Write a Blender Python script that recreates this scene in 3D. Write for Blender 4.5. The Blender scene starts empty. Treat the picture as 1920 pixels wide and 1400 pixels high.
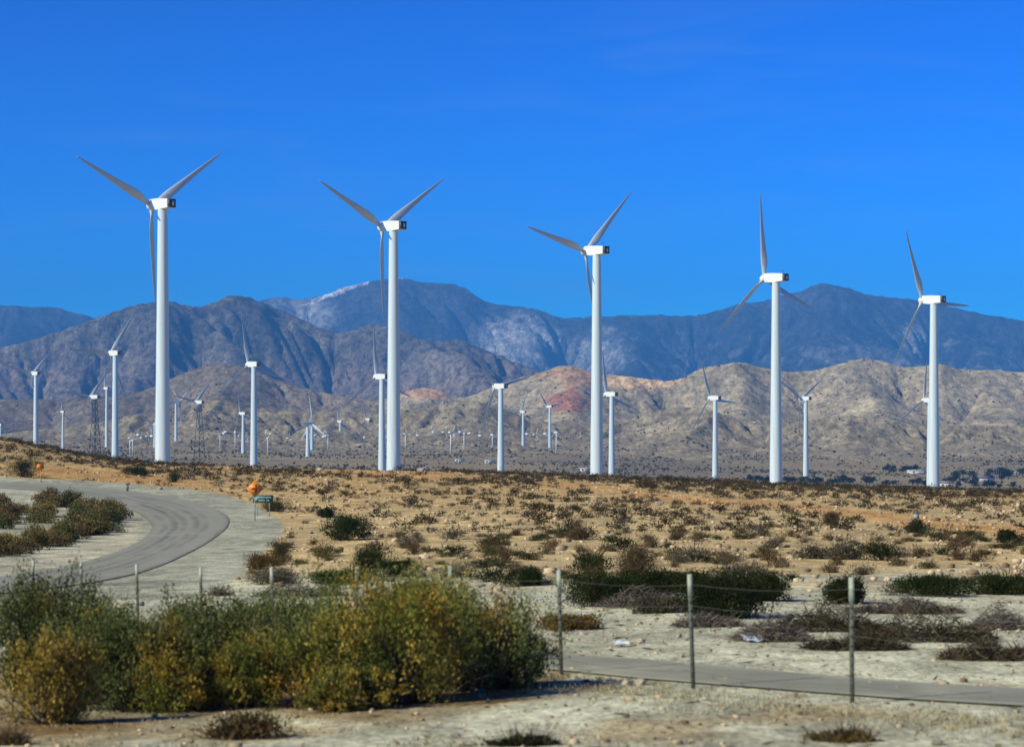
import bpy, math, random
import numpy as np

random.seed(7)
RNG = np.random.default_rng(7)
scene = bpy.context.scene
COL = scene.collection
R = math.radians

# ------------------------------------------------------------------ camera
F, XC, YH = 4730.0, 960.0, 850.0          # focal length / centre / horizon, in photo pixels
cam_d = bpy.data.cameras.new('camera')
cam = bpy.data.objects.new('camera', cam_d)
COL.objects.link(cam)
cam.location = (0, 0, 0)
cam.rotation_euler = (R(90), 0, 0)
cam_d.sensor_width = 36
cam_d.lens = F / 1920 * 36
cam_d.shift_y = (YH - 700) / 1920
cam_d.clip_start = 0.5
cam_d.clip_end = 60000
cam_d.dof.use_dof = True
cam_d.dof.focus_distance = 500
cam_d.dof.aperture_fstop = 2.8
scene.camera = cam

# ------------------------------------------------------------------ sky and sun
SUN_AZ, SUN_EL = (-0.83, -0.56), R(33)     # direction towards the sun (x right, y forward)
world = bpy.data.worlds.new('World')
scene.world = world
world.use_nodes = True
nt = world.node_tree
nt.nodes.clear()
sky = nt.nodes.new('ShaderNodeTexSky')
sky.sky_type = 'NISHITA'
sky.sun_disc = False
sky.sun_elevation = SUN_EL
sky.sun_rotation = math.atan2(SUN_AZ[0], SUN_AZ[1])
sky.altitude = 1500
sky.air_density = 1.0
sky.dust_density = 0.0
sky.ozone_density = 4.0
tint = nt.nodes.new('ShaderNodeMix')
tint.data_type = 'RGBA'
tint.blend_type = 'MULTIPLY'
tint.inputs['Factor'].default_value = 1
tint.inputs[7].default_value = (0.0065, 0.165, 0.30, 1)
bg = nt.nodes.new('ShaderNodeBackground')
bg.inputs['Strength'].default_value = 0.05
wo = nt.nodes.new('ShaderNodeOutputWorld')
deep = nt.nodes.new('ShaderNodeGamma')      # deep, dry desert blue
deep.inputs['Gamma'].default_value = 2.2
nt.links.new(sky.outputs[0], deep.inputs['Color'])
nt.links.new(deep.outputs[0], tint.inputs[6])
tcw = nt.nodes.new('ShaderNodeTexCoord')
mpw = nt.nodes.new('ShaderNodeMapping'); mpw.inputs['Scale'].default_value = (5, 5, 34)
cir = nt.nodes.new('ShaderNodeTexNoise'); cir.inputs['Scale'].default_value = 1.3; cir.inputs['Detail'].default_value = 7; cir.inputs['Distortion'].default_value = .6
crm = nt.nodes.new('ShaderNodeMapRange'); crm.inputs[1].default_value = .56; crm.inputs[2].default_value = .80; crm.inputs[4].default_value = .12
addc = nt.nodes.new('ShaderNodeMix'); addc.data_type = 'RGBA'; addc.inputs[7].default_value = (5.5, 7.5, 10.5, 1)
nt.links.new(tcw.outputs['Generated'], mpw.inputs[0]); nt.links.new(mpw.outputs[0], cir.inputs['Vector'])
nt.links.new(cir.outputs[0], crm.inputs[0]); nt.links.new(crm.outputs[0], addc.inputs[0])
nt.links.new(tint.outputs[2], addc.inputs[6])
nt.links.new(addc.outputs[2], bg.inputs['Color'])
nt.links.new(bg.outputs[0], wo.inputs['Surface'])

sun_d = bpy.data.lights.new('sun', 'SUN')
sun_d.energy = 4.6
sun_d.angle = R(0.5)
sun_d.color = (1.0, 0.955, 0.74)
sun = bpy.data.objects.new('sun', sun_d)
COL.objects.link(sun)
az = math.hypot(*SUN_AZ)
sdx, sdy, sdz = SUN_AZ[0] / az * math.cos(SUN_EL), SUN_AZ[1] / az * math.cos(SUN_EL), math.sin(SUN_EL)
from mathutils import Vector
sun.rotation_euler = Vector((sdx, sdy, sdz)).to_track_quat('Z', 'Y').to_euler()
sun.location = (-200, -100, 300)

vs = scene.view_settings
vs.view_transform = 'Standard'
vs.look = 'None'
vs.exposure = 0.35
vs.gamma = 1
scene.render.engine = 'CYCLES'
cy = scene.cycles
cy.max_bounces = 6
cy.diffuse_bounces = 3
cy.glossy_bounces = 2
cy.volume_bounces = 0
cy.use_denoising = True

# ------------------------------------------------------------------ helpers
def tag(o, label=None, cat=None, group=None, kind=None):
    if label: o['label'] = label
    if cat: o['category'] = cat
    if group: o['group'] = group
    if kind: o['kind'] = kind
    return o

def empty(name, loc=(0, 0, 0), rz=0.0):
    o = bpy.data.objects.new(name, None)
    o.empty_display_size = 0.3
    COL.objects.link(o)
    o.location = loc
    o.rotation_euler = (0, 0, rz)
    return o

def link(name, mesh, parent=None, loc=(0, 0, 0), rot=(0, 0, 0)):
    o = bpy.data.objects.new(name, mesh)
    COL.objects.link(o)
    o.location = loc
    o.rotation_euler = rot
    if parent: o.parent = parent
    return o

def copy_tree(o, parent=None):
    c = o.copy()
    COL.objects.link(c)
    if parent: c.parent = parent
    for ch in list(o.children):
        copy_tree(ch, c)
    return c

def mesh_np(name, v, quads=None, tris=None, mat=None, col=None, smooth=False):
    """mesh from numpy arrays; col = one colour per vertex"""
    v = np.asarray(v, dtype=np.float32)
    me = bpy.data.meshes.new(name)
    nq = 0 if quads is None else len(quads)
    ntr = 0 if tris is None else len(tris)
    parts, starts = [], []
    if nq:
        parts.append(np.asarray(quads, dtype=np.int32).ravel())
        starts.append(np.arange(nq, dtype=np.int32) * 4)
    if ntr:
        parts.append(np.asarray(tris, dtype=np.int32).ravel())
        starts.append(nq * 4 + np.arange(ntr, dtype=np.int32) * 3)
    li = np.concatenate(parts)
    me.vertices.add(len(v))
    me.vertices.foreach_set('co', v.ravel())
    me.loops.add(len(li))
    me.loops.foreach_set('vertex_index', li)
    me.polygons.add(nq + ntr)
    me.polygons.foreach_set('loop_start', np.concatenate(starts))
    if smooth:
        me.polygons.foreach_set('use_smooth', np.ones(nq + ntr, dtype=bool))
    me.update(calc_edges=True)
    me.validate()
    if col is not None:
        c = np.ones((len(v), 4), dtype=np.float32)
        c[:, :3] = col
        at = me.color_attributes.new('col', 'FLOAT_COLOR', 'POINT')
        at.data.foreach_set('color', c.ravel())
    if mat: me.materials.append(mat)
    return me

class MB:
    """collects simple shapes into one mesh (quads and tris)"""
    def __init__(s): s.v, s.q, s.t, s.c = [], [], [], []
    def add(s, v, q=(), t=(), c=(1, 1, 1)):
        n = len(s.v)
        s.v += [tuple(p) for p in v]
        s.c += [tuple(c)] * len(v)
        s.q += [tuple(i + n for i in f) for f in q]
        s.t += [tuple(i + n for i in f) for f in t]
    def box(s, lo, hi, c=(1, 1, 1)):
        x0, y0, z0 = lo; x1, y1, z1 = hi
        s.add([(x0,y0,z0),(x1,y0,z0),(x1,y1,z0),(x0,y1,z0),(x0,y0,z1),(x1,y0,z1),(x1,y1,z1),(x0,y1,z1)],
              [(3,2,1,0),(4,5,6,7),(0,1,5,4),(1,2,6,5),(2,3,7,6),(3,0,4,7)], c=c)
    def tube(s, pts, rad, n=6, c=(1, 1, 1), cap=True):
        pts = [Vector(p) for p in pts]
        if not hasattr(rad, '__len__'): rad = [rad] * len(pts)
        vv = []
        for i, p in enumerate(pts):
            d = (pts[min(i+1, len(pts)-1)] - pts[max(i-1, 0)]).normalized()
            a = d.cross(Vector((0, 1, 0)) if abs(d.y) < .9 else Vector((1, 0, 0))).normalized()
            b = d.cross(a)
            for k in range(n):
                t = 2 * math.pi * k / n
                vv.append(p + (a * math.cos(t) + b * math.sin(t)) * rad[i])
        q = [(i*n+k, i*n+(k+1) % n, (i+1)*n+(k+1) % n, (i+1)*n+k) for i in range(len(pts)-1) for k in range(n)]
        t = []
        if cap:
            t += [(0, k+1, k) for k in range(1, n-1)]
            b0 = (len(pts)-1) * n
            t += [(b0, b0+k, b0+k+1) for k in range(1, n-1)]
        s.add(vv, q, t, c)
    def mesh(s, name, mat, smooth=False, col=False):
        return mesh_np(name, s.v, s.q or None, s.t or None, mat, np.array(s.c) if col else None, smooth)

# ------------------------------------------------------------------ numpy noise
def _hash(ix, iy, seed):
    h = (ix.astype(np.int64) * 374761393 + iy.astype(np.int64) * 668265263 + seed * 1442695041) & 0x7fffffff
    h = ((h ^ (h >> 13)) * 1274126177) & 0x7fffffff
    h = (h ^ (h >> 16)) * 60493 & 0x7fffffff
    return (h % 100003) / 100003.0

def vnoise(x, y, seed=0):
    """gradient noise about -0.7 .. 0.7"""
    x = np.asarray(x, float); y = np.asarray(y, float)
    ix, iy = np.floor(x), np.floor(y)
    fx, fy = x - ix, y - iy
    ux = fx*fx*fx*(fx*(fx*6-15)+10); uy = fy*fy*fy*(fy*(fy*6-15)+10)
    def g(dx, dy):
        a = _hash(ix+dx, iy+dy, seed) * 2 * math.pi
        return np.cos(a)*(fx-dx) + np.sin(a)*(fy-dy)
    return (g(0,0)*(1-ux)+g(1,0)*ux)*(1-uy) + (g(0,1)*(1-ux)+g(1,1)*ux)*uy

def fbm(x, y, seed=0, octv=4, gain=.5, lac=2.03):
    s, a = 0, 1.0
    for o in range(octv):
        s = s + a * vnoise(x, y, seed + o*17)
        x, y, a = x*lac+13.7, y*lac+7.3, a*gain
    return s

def smoothstep(a, b, x):
    t = np.clip((np.asarray(x, float) - a) / (b - a), 0, 1)
    return t*t*(3-2*t)

def in_poly(px, py, poly):
    px = np.asarray(px, float); py = np.asarray(py, float)
    r = np.zeros(px.shape, bool)
    j = len(poly) - 1
    for i in range(len(poly)):
        xi, yi = poly[i]; xj, yj = poly[j]
        if yi != yj:
            c = ((yi > py) != (yj > py)) & (px < (xj-xi)*(py-yi)/(yj-yi)+xi)
            r ^= c
        j = i
    return r

def near_line(px, py, pts, wid):
    """0..1 weight for being near a polyline (wid given per point)"""
    best = np.zeros(np.shape(px))
    for (x0, y0, w0), (x1, y1, w1) in zip([p+(w,) if len(p) == 2 else p for p, w in zip(pts, wid)][:-1],
                                          [p+(w,) if len(p) == 2 else p for p, w in zip(pts, wid)][1:]):
        dx, dy = x1-x0, y1-y0
        t = np.clip(((px-x0)*dx+(py-y0)*dy)/(dx*dx+dy*dy), 0, 1)
        d = np.hypot(px-x0-t*dx, py-y0-t*dy)
        w = w0+(w1-w0)*t
        best = np.maximum(best, 1-smoothstep(.55*w, 1.25*w, d))
    return best

# ------------------------------------------------------------------ lie of the land
GX = [-500, 0, 130, 260, 500, 960, 1300, 1600, 1920, 2420]
GZ = [8, 15, 25, 30, 36, 50, 80, 140, 200, 260, 320, 420, 520, 700, 950, 1300, 1700, 2100, 2600, 3200, 4000, 6000, 20000]
GH = [
 [-2.5,-2.7,-3.0,-3.15,-3.3,-3.65,-4.3,-5.2,-5.3,-4.2,-1.6, 5.5, 3.5,-2,-9,-14,-14,-8, 0,10,26,50,50],
 [-2.5,-2.7,-3.0,-3.15,-3.3,-3.65,-4.3,-5.2,-5.4,-4.4,-2.2, 3.6, 2.0,-3,-9,-14,-14,-8, 0,10,26,50,50],
 [-2.5,-2.7,-3.0,-3.15,-3.3,-3.65,-4.3,-5.2,-5.5,-4.5,-3.0, 0.6,-1.0,-4,-9,-14,-14,-8, 0,10,26,50,50],
 [-2.5,-2.7,-3.0,-3.15,-3.3,-3.65,-4.3,-5.2,-5.5,-4.6,-3.3,-1.3,-2.6,-5,-9,-14,-14,-8, 0,10,26,50,50],
 [-2.5,-2.7,-2.95,-3.1,-3.2,-3.6,-4.2,-5.1,-5.4,-4.9,-3.9,-2.1,-3.4,-6,-10,-15,-15,-9,-1,9,25,50,50],
 [-2.4,-2.6,-2.85,-3.0,-3.1,-3.3,-3.9,-4.7,-5.0,-4.9,-4.5,-3.1,-4.5,-8,-13,-18,-18,-13,-5,6,22,50,50],
 [-2.3,-2.5,-2.80,-2.95,-3.05,-3.2,-3.8,-4.7,-5.2,-5.4,-5.2,-4.4,-6,-9.5,-15,-21,-21,-17,-9,3,19,50,50],
 [-2.3,-2.5,-2.78,-2.92,-3.0,-3.2,-3.8,-4.7,-5.3,-5.6,-5.7,-5.4,-7.2,-11,-17,-23,-23,-19,-12,0,17,50,50],
 [-2.3,-2.5,-2.75,-2.90,-3.0,-3.2,-3.8,-4.8,-5.5,-5.9,-6.1,-6.1,-8.2,-12.5,-18.5,-25,-25,-21,-14,-2,15,50,50],
 [-2.3,-2.5,-2.75,-2.90,-3.0,-3.2,-3.8,-4.8,-5.6,-6.2,-6.6,-7.0,-9.2,-13.5,-19.5,-26,-26,-22,-15,-3,14,50,50],
]
_lz = np.linspace(math.log(8), math.log(20000), 700)
_gx = np.arange(-500, 2421, 20.0)
def _gauss(a, s, axis):
    k = np.exp(-.5*(np.arange(-3*s, 3*s+1)/s)**2); k /= k.sum()
    n = len(k)//2
    pad = [(0, 0)]*a.ndim; pad[axis] = (n, n)
    b = np.pad(a, pad, mode='edge')
    return np.apply_along_axis(lambda r: np.convolve(r, k, 'valid'), axis, b)
_tab = np.array([np.interp(_lz, np.log(GZ), row) for row in GH])
_tab = np.array([np.interp(_gx, GX, _tab[:, k]) for k in range(len(_lz))]).T
_tab = _gauss(_gauss(_tab, 7, 1), 2, 0)

def g0(X, Z):
    X = np.asarray(X, float); Z = np.asarray(Z, float)
    zc = np.maximum(Z, 8.0)
    px = np.clip(XC + F*X/np.maximum(zc, 25), -500, 2420)
    i = (px+500)/20; i0 = np.clip(i.astype(int), 0, len(_gx)-2); fi = i-i0
    k = np.clip((np.log(zc)-_lz[0])/(_lz[1]-_lz[0]), 0, len(_lz)-1.001); k0 = k.astype(int); fk = k-k0
    return ((_tab[i0, k0]*(1-fi)+_tab[i0+1, k0]*fi)*(1-fk) + (_tab[i0, k0+1]*(1-fi)+_tab[i0+1, k0+1]*fi)*fk)

SHOULDER = [(-600,886),(0,894),(200,904),(330,914),(420,926),(482,948),(522,975),(530,992),(520,1012),(485,1048),
            (440,1090),(400,1120),(-600,1140)]
def to_px(X, Z, h):
    return XC + F*X/Z, YH - F*h/Z

def gnd(X, Z):
    X = np.asarray(X, float); Z = np.asarray(Z, float)
    h = g0(X, Z)
    px, py = to_px(X, np.maximum(Z, 8), h)
    amp = np.interp(Z, [0, 40, 60, 120, 420, 900, 3000], [.03, .04, .07, .13, .2, .5, .5])
    sh = in_poly(px, py, SHOULDER)
    d = amp*(fbm(X/7, Z/7, 3, 3) + .6*np.maximum(0, fbm(X/31, Z/31, 9, 2)))
    return h + np.where(sh, d*.12, d)

def ground_at(x, y):
    """point of the near ground seen at photo pixel (x, y)"""
    zz = np.exp(np.linspace(math.log(14), math.log(470), 900))
    X = (x-XC)/F*zz
    yy = YH - F*g0(X, zz)/zz
    k = np.argmax(yy <= y) if (yy <= y).any() else int(np.argmin(yy))
    Z = float(zz[k]); X = (x-XC)/F*Z
    return X, Z, float(gnd(X, Z))

def plain_at(x, y, zmin=1500, zmax=3600):
    zz = np.linspace(zmin, zmax, 900)
    X = (x-XC)/F*zz
    yy = YH - F*g0(X, zz)/zz
    k = int(np.argmin(np.abs(yy-y)))
    Z = float(zz[k]); X = (x-XC)/F*Z
    return X, Z, float(gnd(X, Z))

# ------------------------------------------------------------------ materials
def new_mat(name):
    m = bpy.data.materials.new(name)
    m.use_nodes = True
    m.node_tree.nodes.clear()
    return m, m.node_tree.nodes, m.node_tree.links

def nd(n, typ, **kw):
    x = n.new(typ)
    for k, v in kw.items():
        if k.startswith('i_'): x.inputs[k[2:].replace('_', ' ')].default_value = v
        else: setattr(x, k, v)
    return x

def mixc(n, l, blend, fac, a, b):
    m = n.new('ShaderNodeMix'); m.data_type = 'RGBA'; m.blend_type = blend
    for sock, val in ((m.inputs[0], fac), (m.inputs[6], a), (m.inputs[7], b)):
        if hasattr(val, 'links'): l.new(val, sock)
        elif isinstance(val, (int, float)): sock.default_value = val
        else: sock.default_value = (*val, 1)
    return m.outputs[2]

def ramp(n, l, src, stops):
    r = n.new('ShaderNodeValToRGB')
    cr = r.color_ramp
    while len(cr.elements) < len(stops): cr.elements.new(.5)
    for e, (p, c) in zip(cr.elements, stops):
        e.position = p
        e.color = (c, c, c, 1) if not hasattr(c, '__len__') else (*c, 1)
    l.new(src, r.inputs[0])
    return r.outputs[0]

def paint(name, color, rough=.5, var=.06, scale=1.0, metal=0.0):
    m, n, l = new_mat(name)
    out = n.new('ShaderNodeOutputMaterial')
    b = nd(n, 'ShaderNodeBsdfPrincipled', i_Roughness=rough, i_Metallic=metal)
    tc = n.new('ShaderNodeTexCoord')
    no = nd(n, 'ShaderNodeTexNoise', i_Scale=scale, i_Detail=6.0)
    l.new(tc.outputs['Object'], no.inputs['Vector'])
    f = ramp(n, l, no.outputs[0], [(.3, 1-var*2), (.7, 1+var*.3)])
    l.new(mixc(n, l, 'MULTIPLY', 1.0, color, f), b.inputs['Base Color'])
    l.new(b.outputs[0], out.inputs[0])
    return m

def tower_mat():
    m, n, l = new_mat('white_tower_paint')
    out = n.new('ShaderNodeOutputMaterial')
    b = nd(n, 'ShaderNodeBsdfPrincipled', i_Roughness=.42)
    tc = n.new('ShaderNodeTexCoord')
    mp = n.new('ShaderNodeMapping'); mp.inputs['Scale'].default_value = (1.6, 1.6, .05)
    l.new(tc.outputs['Object'], mp.inputs[0])
    no = nd(n, 'ShaderNodeTexNoise', i_Scale=1.2, i_Detail=5.0)
    l.new(mp.outputs[0], no.inputs['Vector'])
    f = ramp(n, l, no.outputs[0], [(.32, .86), (.6, 1.0)])
    l.new(mixc(n, l, 'MULTIPLY', 1.0, (.57, .66, .68), f), b.inputs['Base Color'])
    l.new(b.outputs[0], out.inputs[0])
    return m

def foliage_mat(name, trans=.25):
    m, n, l = new_mat(name)
    out = n.new('ShaderNodeOutputMaterial')
    at = n.new('ShaderNodeAttribute'); at.attribute_name = 'col'
    oi = n.new('ShaderNodeObjectInfo')
    hs = n.new('ShaderNodeHueSaturation')
    mr = n.new('ShaderNodeMapRange'); mr.inputs[3].default_value = .7; mr.inputs[4].default_value = 1.3
    l.new(oi.outputs['Random'], mr.inputs[0]); l.new(mr.outputs[0], hs.inputs['Value'])
    l.new(at.outputs['Color'], hs.inputs['Color'])
    d = n.new('ShaderNodeBsdfDiffuse'); t = n.new('ShaderNodeBsdfTranslucent')
    l.new(hs.outputs[0], d.inputs[0]); l.new(hs.outputs[0], t.inputs[0])
    mx = n.new('ShaderNodeMixShader'); mx.inputs[0].default_value = trans
    l.new(d.outputs[0], mx.inputs[1]); l.new(t.outputs[0], mx.inputs[2])
    l.new(mx.outputs[0], out.inputs[0])
    return m

def ground_mat():
    m, n, l = new_mat('desert_soil')
    out = n.new('ShaderNodeOutputMaterial')
    b = nd(n, 'ShaderNodeBsdfPrincipled', i_Roughness=.95)
    b.inputs['Specular IOR Level'].default_value = .1
    at = n.new('ShaderNodeAttribute'); at.attribute_name = 'col'
    ge = n.new('ShaderNodeNewGeometry')
    c = at.outputs['Color']
    mp = n.new('ShaderNodeMapping'); mp.inputs['Scale'].default_value = (1, .4, 1)
    l.new(ge.outputs['Position'], mp.inputs[0])
    def noise(s, det=5.0, rough=.55):
        x = nd(n, 'ShaderNodeTexNoise', i_Scale=s, i_Detail=det, i_Roughness=rough)
        l.new(mp.outputs[0], x.inputs['Vector'])
        return x.outputs[0]
    c = mixc(n, l, 'MULTIPLY', .85, c, ramp(n, l, noise(.16), [(.3, .72), (.7, 1.2)]))
    c = mixc(n, l, 'MULTIPLY', .8, c, ramp(n, l, noise(.55, 4), [(.36, .70), (.64, 1.2)]))
    c = mixc(n, l, 'MULTIPLY', .8, c, ramp(n, l, noise(1.7, 6, .7), [(.34, .56), (.66, 1.30)]))
    gr = noise(11, 4, .7)
    c = mixc(n, l, 'MULTIPLY', .8, c, ramp(n, l, gr, [(.36, .45), (.5, 1.0), (.64, 1.4)]))
    # pebbles: pale and dark stones lying in the soil
    vo = nd(n, 'ShaderNodeTexVoronoi', i_Scale=4.5); l.new(ge.outputs['Position'], vo.inputs['Vector'])
    pm = ramp(n, l, vo.outputs['Distance'], [(.10, 1.0), (.2, 0.0)])
    pc = ramp(n, l, vo.outputs['Color'], [(.2, (.16, .125, .09)), (.6, (.36, .30, .22)), (.9, (.58, .53, .43))])
    c = mixc(n, l, 'MIX', pm, c, pc)
    # scrub on the far plain, too small to tell apart
    sx = n.new('ShaderNodeSeparateXYZ'); l.new(ge.outputs['Position'], sx.inputs[0])
    mr = nd(n, 'ShaderNodeMapRange'); mr.inputs[1].default_value = 480; mr.inputs[2].default_value = 900
    l.new(sx.outputs[1], mr.inputs[0])
    dm = ramp(n, l, noise(.22, 3, .6), [(.54, 0.0), (.62, .45)])
    dp = ramp(n, l, noise(.018, 4, .6), [(.38, .25), (.62, 1.0)])
    m1 = n.new('ShaderNodeMath'); m1.operation = 'MULTIPLY'; l.new(dm, m1.inputs[0]); l.new(mr.outputs[0], m1.inputs[1])
    m2 = n.new('ShaderNodeMath'); m2.operation = 'MULTIPLY'; l.new(m1.outputs[0], m2.inputs[0]); l.new(dp, m2.inputs[1])
    c = mixc(n, l, 'MIX', m2.outputs[0], c, (.085, .078, .05))
    bu = nd(n, 'ShaderNodeBump', i_Strength=.7, i_Distance=.06)
    l.new(noise(5, 8, .7), bu.inputs['Height'])
    l.new(bu.outputs[0], b.inputs['Normal'])
    l.new(c, b.inputs['Base Color'])
    l.new(b.outputs[0], out.inputs[0])
    return m

def asphalt_mat():
    m, n, l = new_mat('worn_asphalt')
    out = n.new('ShaderNodeOutputMaterial')
    b = nd(n, 'ShaderNodeBsdfPrincipled', i_Roughness=.9)
    b.inputs['Specular IOR Level'].default_value = .2
    at = n.new('ShaderNodeAttribute'); at.attribute_name = 'col'
    ge = n.new('ShaderNodeNewGeometry')
    no = nd(n, 'ShaderNodeTexNoise', i_Scale=.8, i_Detail=8.0, i_Roughness=.7)
    l.new(ge.outputs['Position'], no.inputs['Vector'])
    c = mixc(n, l, 'MULTIPLY', .8, at.outputs['Color'], ramp(n, l, no.outputs[0], [(.3, .8), (.7, 1.15)]))
    no2 = nd(n, 'ShaderNodeTexNoise', i_Scale=25.0, i_Detail=3.0)
    l.new(ge.outputs['Position'], no2.inputs['Vector'])
    c = mixc(n, l, 'MULTIPLY', .6, c, ramp(n, l, no2.outputs[0], [(.3, .8), (.7, 1.15)]))
    l.new(c, b.inputs['Base Color'])
    l.new(b.outputs[0], out.inputs[0])
    return m

def hill_mat(name, s, dots, bump, dotcol, con=.5):
    """rock and scrub on a far slope; s = size of the larger mottling in 1/m"""
    m, n, l = new_mat(name)
    out = n.new('ShaderNodeOutputMaterial')
    b = nd(n, 'ShaderNodeBsdfDiffuse', i_Roughness=.6)
    at = n.new('ShaderNodeAttribute'); at.attribute_name = 'col'
    ge = n.new('ShaderNodeNewGeometry')
    mp = n.new('ShaderNodeMapping'); mp.inputs['Scale'].default_value = (1, .35, 1.1)
    l.new(ge.outputs['Position'], mp.inputs[0])
    def noise(sc, det=6.0, rough=.6):
        x = nd(n, 'ShaderNodeTexNoise', i_Scale=sc, i_Detail=det, i_Roughness=rough)
        l.new(mp.outputs[0], x.inputs['Vector'])
        return x.outputs[0]
    c = at.outputs['Color']
    c = mixc(n, l, 'MULTIPLY', .9, c, ramp(n, l, noise(s), [(.3, .66), (.7, 1.34)]))
    c = mixc(n, l, 'MULTIPLY', 1.0, c, ramp(n, l, noise(s*7, 6, .75), [(.36, 1-con), (.64, 1+con*1.15)]))
    mask = ramp(n, l, noise(s*30, 3, .6), [(.56, 0.0), (.64, 1.0)])
    patch = ramp(n, l, noise(s*2.2, 3), [(.40, 0.0), (.62, dots)])
    mm = n.new('ShaderNodeMath'); mm.operation = 'MULTIPLY'
    l.new(mask, mm.inputs[0]); l.new(patch, mm.inputs[1])
    c = mixc(n, l, 'MIX', mm.outputs[0], c, dotcol)
    bu = nd(n, 'ShaderNodeBump', i_Strength=.9, i_Distance=bump)
    l.new(noise(s*6, 10, .68), bu.inputs['Height'])
    l.new(bu.outputs[0], b.inputs['Normal'])
    l.new(c, b.inputs['Color'])
    l.new(b.outputs[0], out.inputs[0])
    return m

M_TOWER = tower_mat()
M_WHITE = paint('white_nacelle_paint', (.72, .73, .69), .4, .05, .8)
M_BLADE = paint('pale_grey_blade', (.50, .55, .59), .38, .06, .3)
M_DARK = paint('dark_grey_metal', (.075, .085, .10), .5, .1, 2)
M_LATT = paint('weathered_galvanised_steel', (.05, .055, .065), .6, .1, 1)
M_POST = paint('weathered_green_post', (.085, .095, .065), .7, .2, 9)
M_TIP = paint('white_post_tip', (.38, .40, .30), .7, .15, 20)
M_WIRE = paint('rusty_grey_wire', (.14, .13, .11), .6, .2, 5)
M_ORANGE = paint('orange_sign_face', (.72, .22, .012), .5, .08, 4)
M_AMBER = paint('amber_sign_border', (.55, .25, .012), .5, .08, 4)
M_RED = paint('dark_red_symbol', (.10, .006, .004), .6, .05, 4)
M_GREEN = paint('green_sign_face', (.006, .11, .085), .5, .08, 4)
M_SIGNW = paint('white_sign_print', (.75, .8, .8), .5, .04, 4)
M_STEEL = paint('grey_galvanised_post', (.30, .31, .31), .5, .1, 6)
M_STONE = paint('pale_desert_stone', (.46, .39, .29), .9, .2, 6)
M_WALL = paint('pale_house_wall', (.62, .60, .55), .8, .1, .5)
M_ROOF = paint('grey_brown_roof', (.22, .20, .19), .8, .15, .7)
M_GLASS = paint('dark_window_glass', (.03, .04, .05), .15, .02, 1)
M_PLASTIC = paint('pale_blue_plastic', (.62, .70, .76), .5, .06, 9)
M_BARK = paint('brown_bark', (.09, .065, .045), .9, .2, 4)
M_FOL = foliage_mat('desert_foliage')
M_SOIL = ground_mat()
M_ASPH = asphalt_mat()

# ------------------------------------------------------------------ ground sheet
def orange_weight(px, py):
    w = near_line(px, py, [(1180,928),(1300,938),(1430,945),(1560,957),(1700,976),(1820,990),(1960,1004),(2300,1040)],
                  [6,8,7,8,12,14,15,16])
    w = np.maximum(w, near_line(px, py, [(560,878),(700,888),(830,893),(900,897)], [5,6,7,4]))
    w = np.maximum(w, near_line(px, py, [(1020,908),(1120,914),(1200,921)], [5,6,4]))
    w = np.maximum(w, near_line(px, py, [(60,884),(150,888),(240,896),(330,903),(400,912)], [8,12,10,7,4]))
    w = np.maximum(w, .8*near_line(px, py, [(400,874),(480,874),(560,878)], [3,6,4]))
    return w

def ground_colour(X, Z, h):
    px, py = to_px(X, np.maximum(Z, 8), h)
    def C(r, g, b): return np.array([r, g, b])
    grey, tan, warm, far = C(.60,.585,.405), C(.63,.465,.215), C(.60,.405,.16), C(.36,.285,.15)
    n1 = fbm(X/9, Z/9, 21, 3); n2 = fbm(X/3, Z/5, 33, 3)
    t = smoothstep(1118, 1050, py + 30*n1)[..., None]
    c = grey*(1-t) + tan*t
    t2 = smoothstep(985, 905, py + 12*n1)[..., None]
    c = c*(1-t2) + warm*t2
    # straw and ochre grit in the foreground and on the verge by the fence
    s = (smoothstep(.05, .45, n2)*smoothstep(1250, 1290, py)*.7)[..., None]
    c = c*(1-s) + C(.46,.34,.16)*s
    # ochre dirt round the bush belt, its colour also painted to darken shade beneath
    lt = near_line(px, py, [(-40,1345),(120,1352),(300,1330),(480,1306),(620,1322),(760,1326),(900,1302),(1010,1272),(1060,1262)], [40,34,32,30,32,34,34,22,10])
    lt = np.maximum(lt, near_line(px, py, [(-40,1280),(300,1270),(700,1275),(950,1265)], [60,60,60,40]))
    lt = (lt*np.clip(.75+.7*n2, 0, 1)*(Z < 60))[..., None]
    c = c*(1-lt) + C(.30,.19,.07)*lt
    w = (orange_weight(px, py)*np.clip(.85+.6*n2, 0, 1)*(Z < 600))[..., None]
    c = c*(1-w) + C(.64,.36,.12)*w
    sh = (in_poly(px, py, SHOULDER) & (Z < 330))[..., None]
    inner = near_line(px, py, [(60,935),(180,950),(238,975),(232,1005),(170,1035),(60,1062),(-100,1085)], [10,16,24,30,30,26,26])[..., None]
    shc = C(.46,.455,.325)*(1-inner) + C(.55,.51,.355)*inner
    c = np.where(sh, shc*(1+.14*n1[..., None]+.16*n2[..., None]), c)
    f = smoothstep(520, 1300, Z)[..., None]
    c = c*(1-f) + far*f*(1+.25*fbm(X/140, Z/140, 41, 3)[..., None])
    pl = (smoothstep(-.15, .35, fbm(X/260, Z/260, 44, 3))*f[..., 0])[..., None]
    c = c*(1-.5*pl) + C(.17,.15,.115)*.5*pl
    return np.clip(c, .02, .8)

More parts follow.
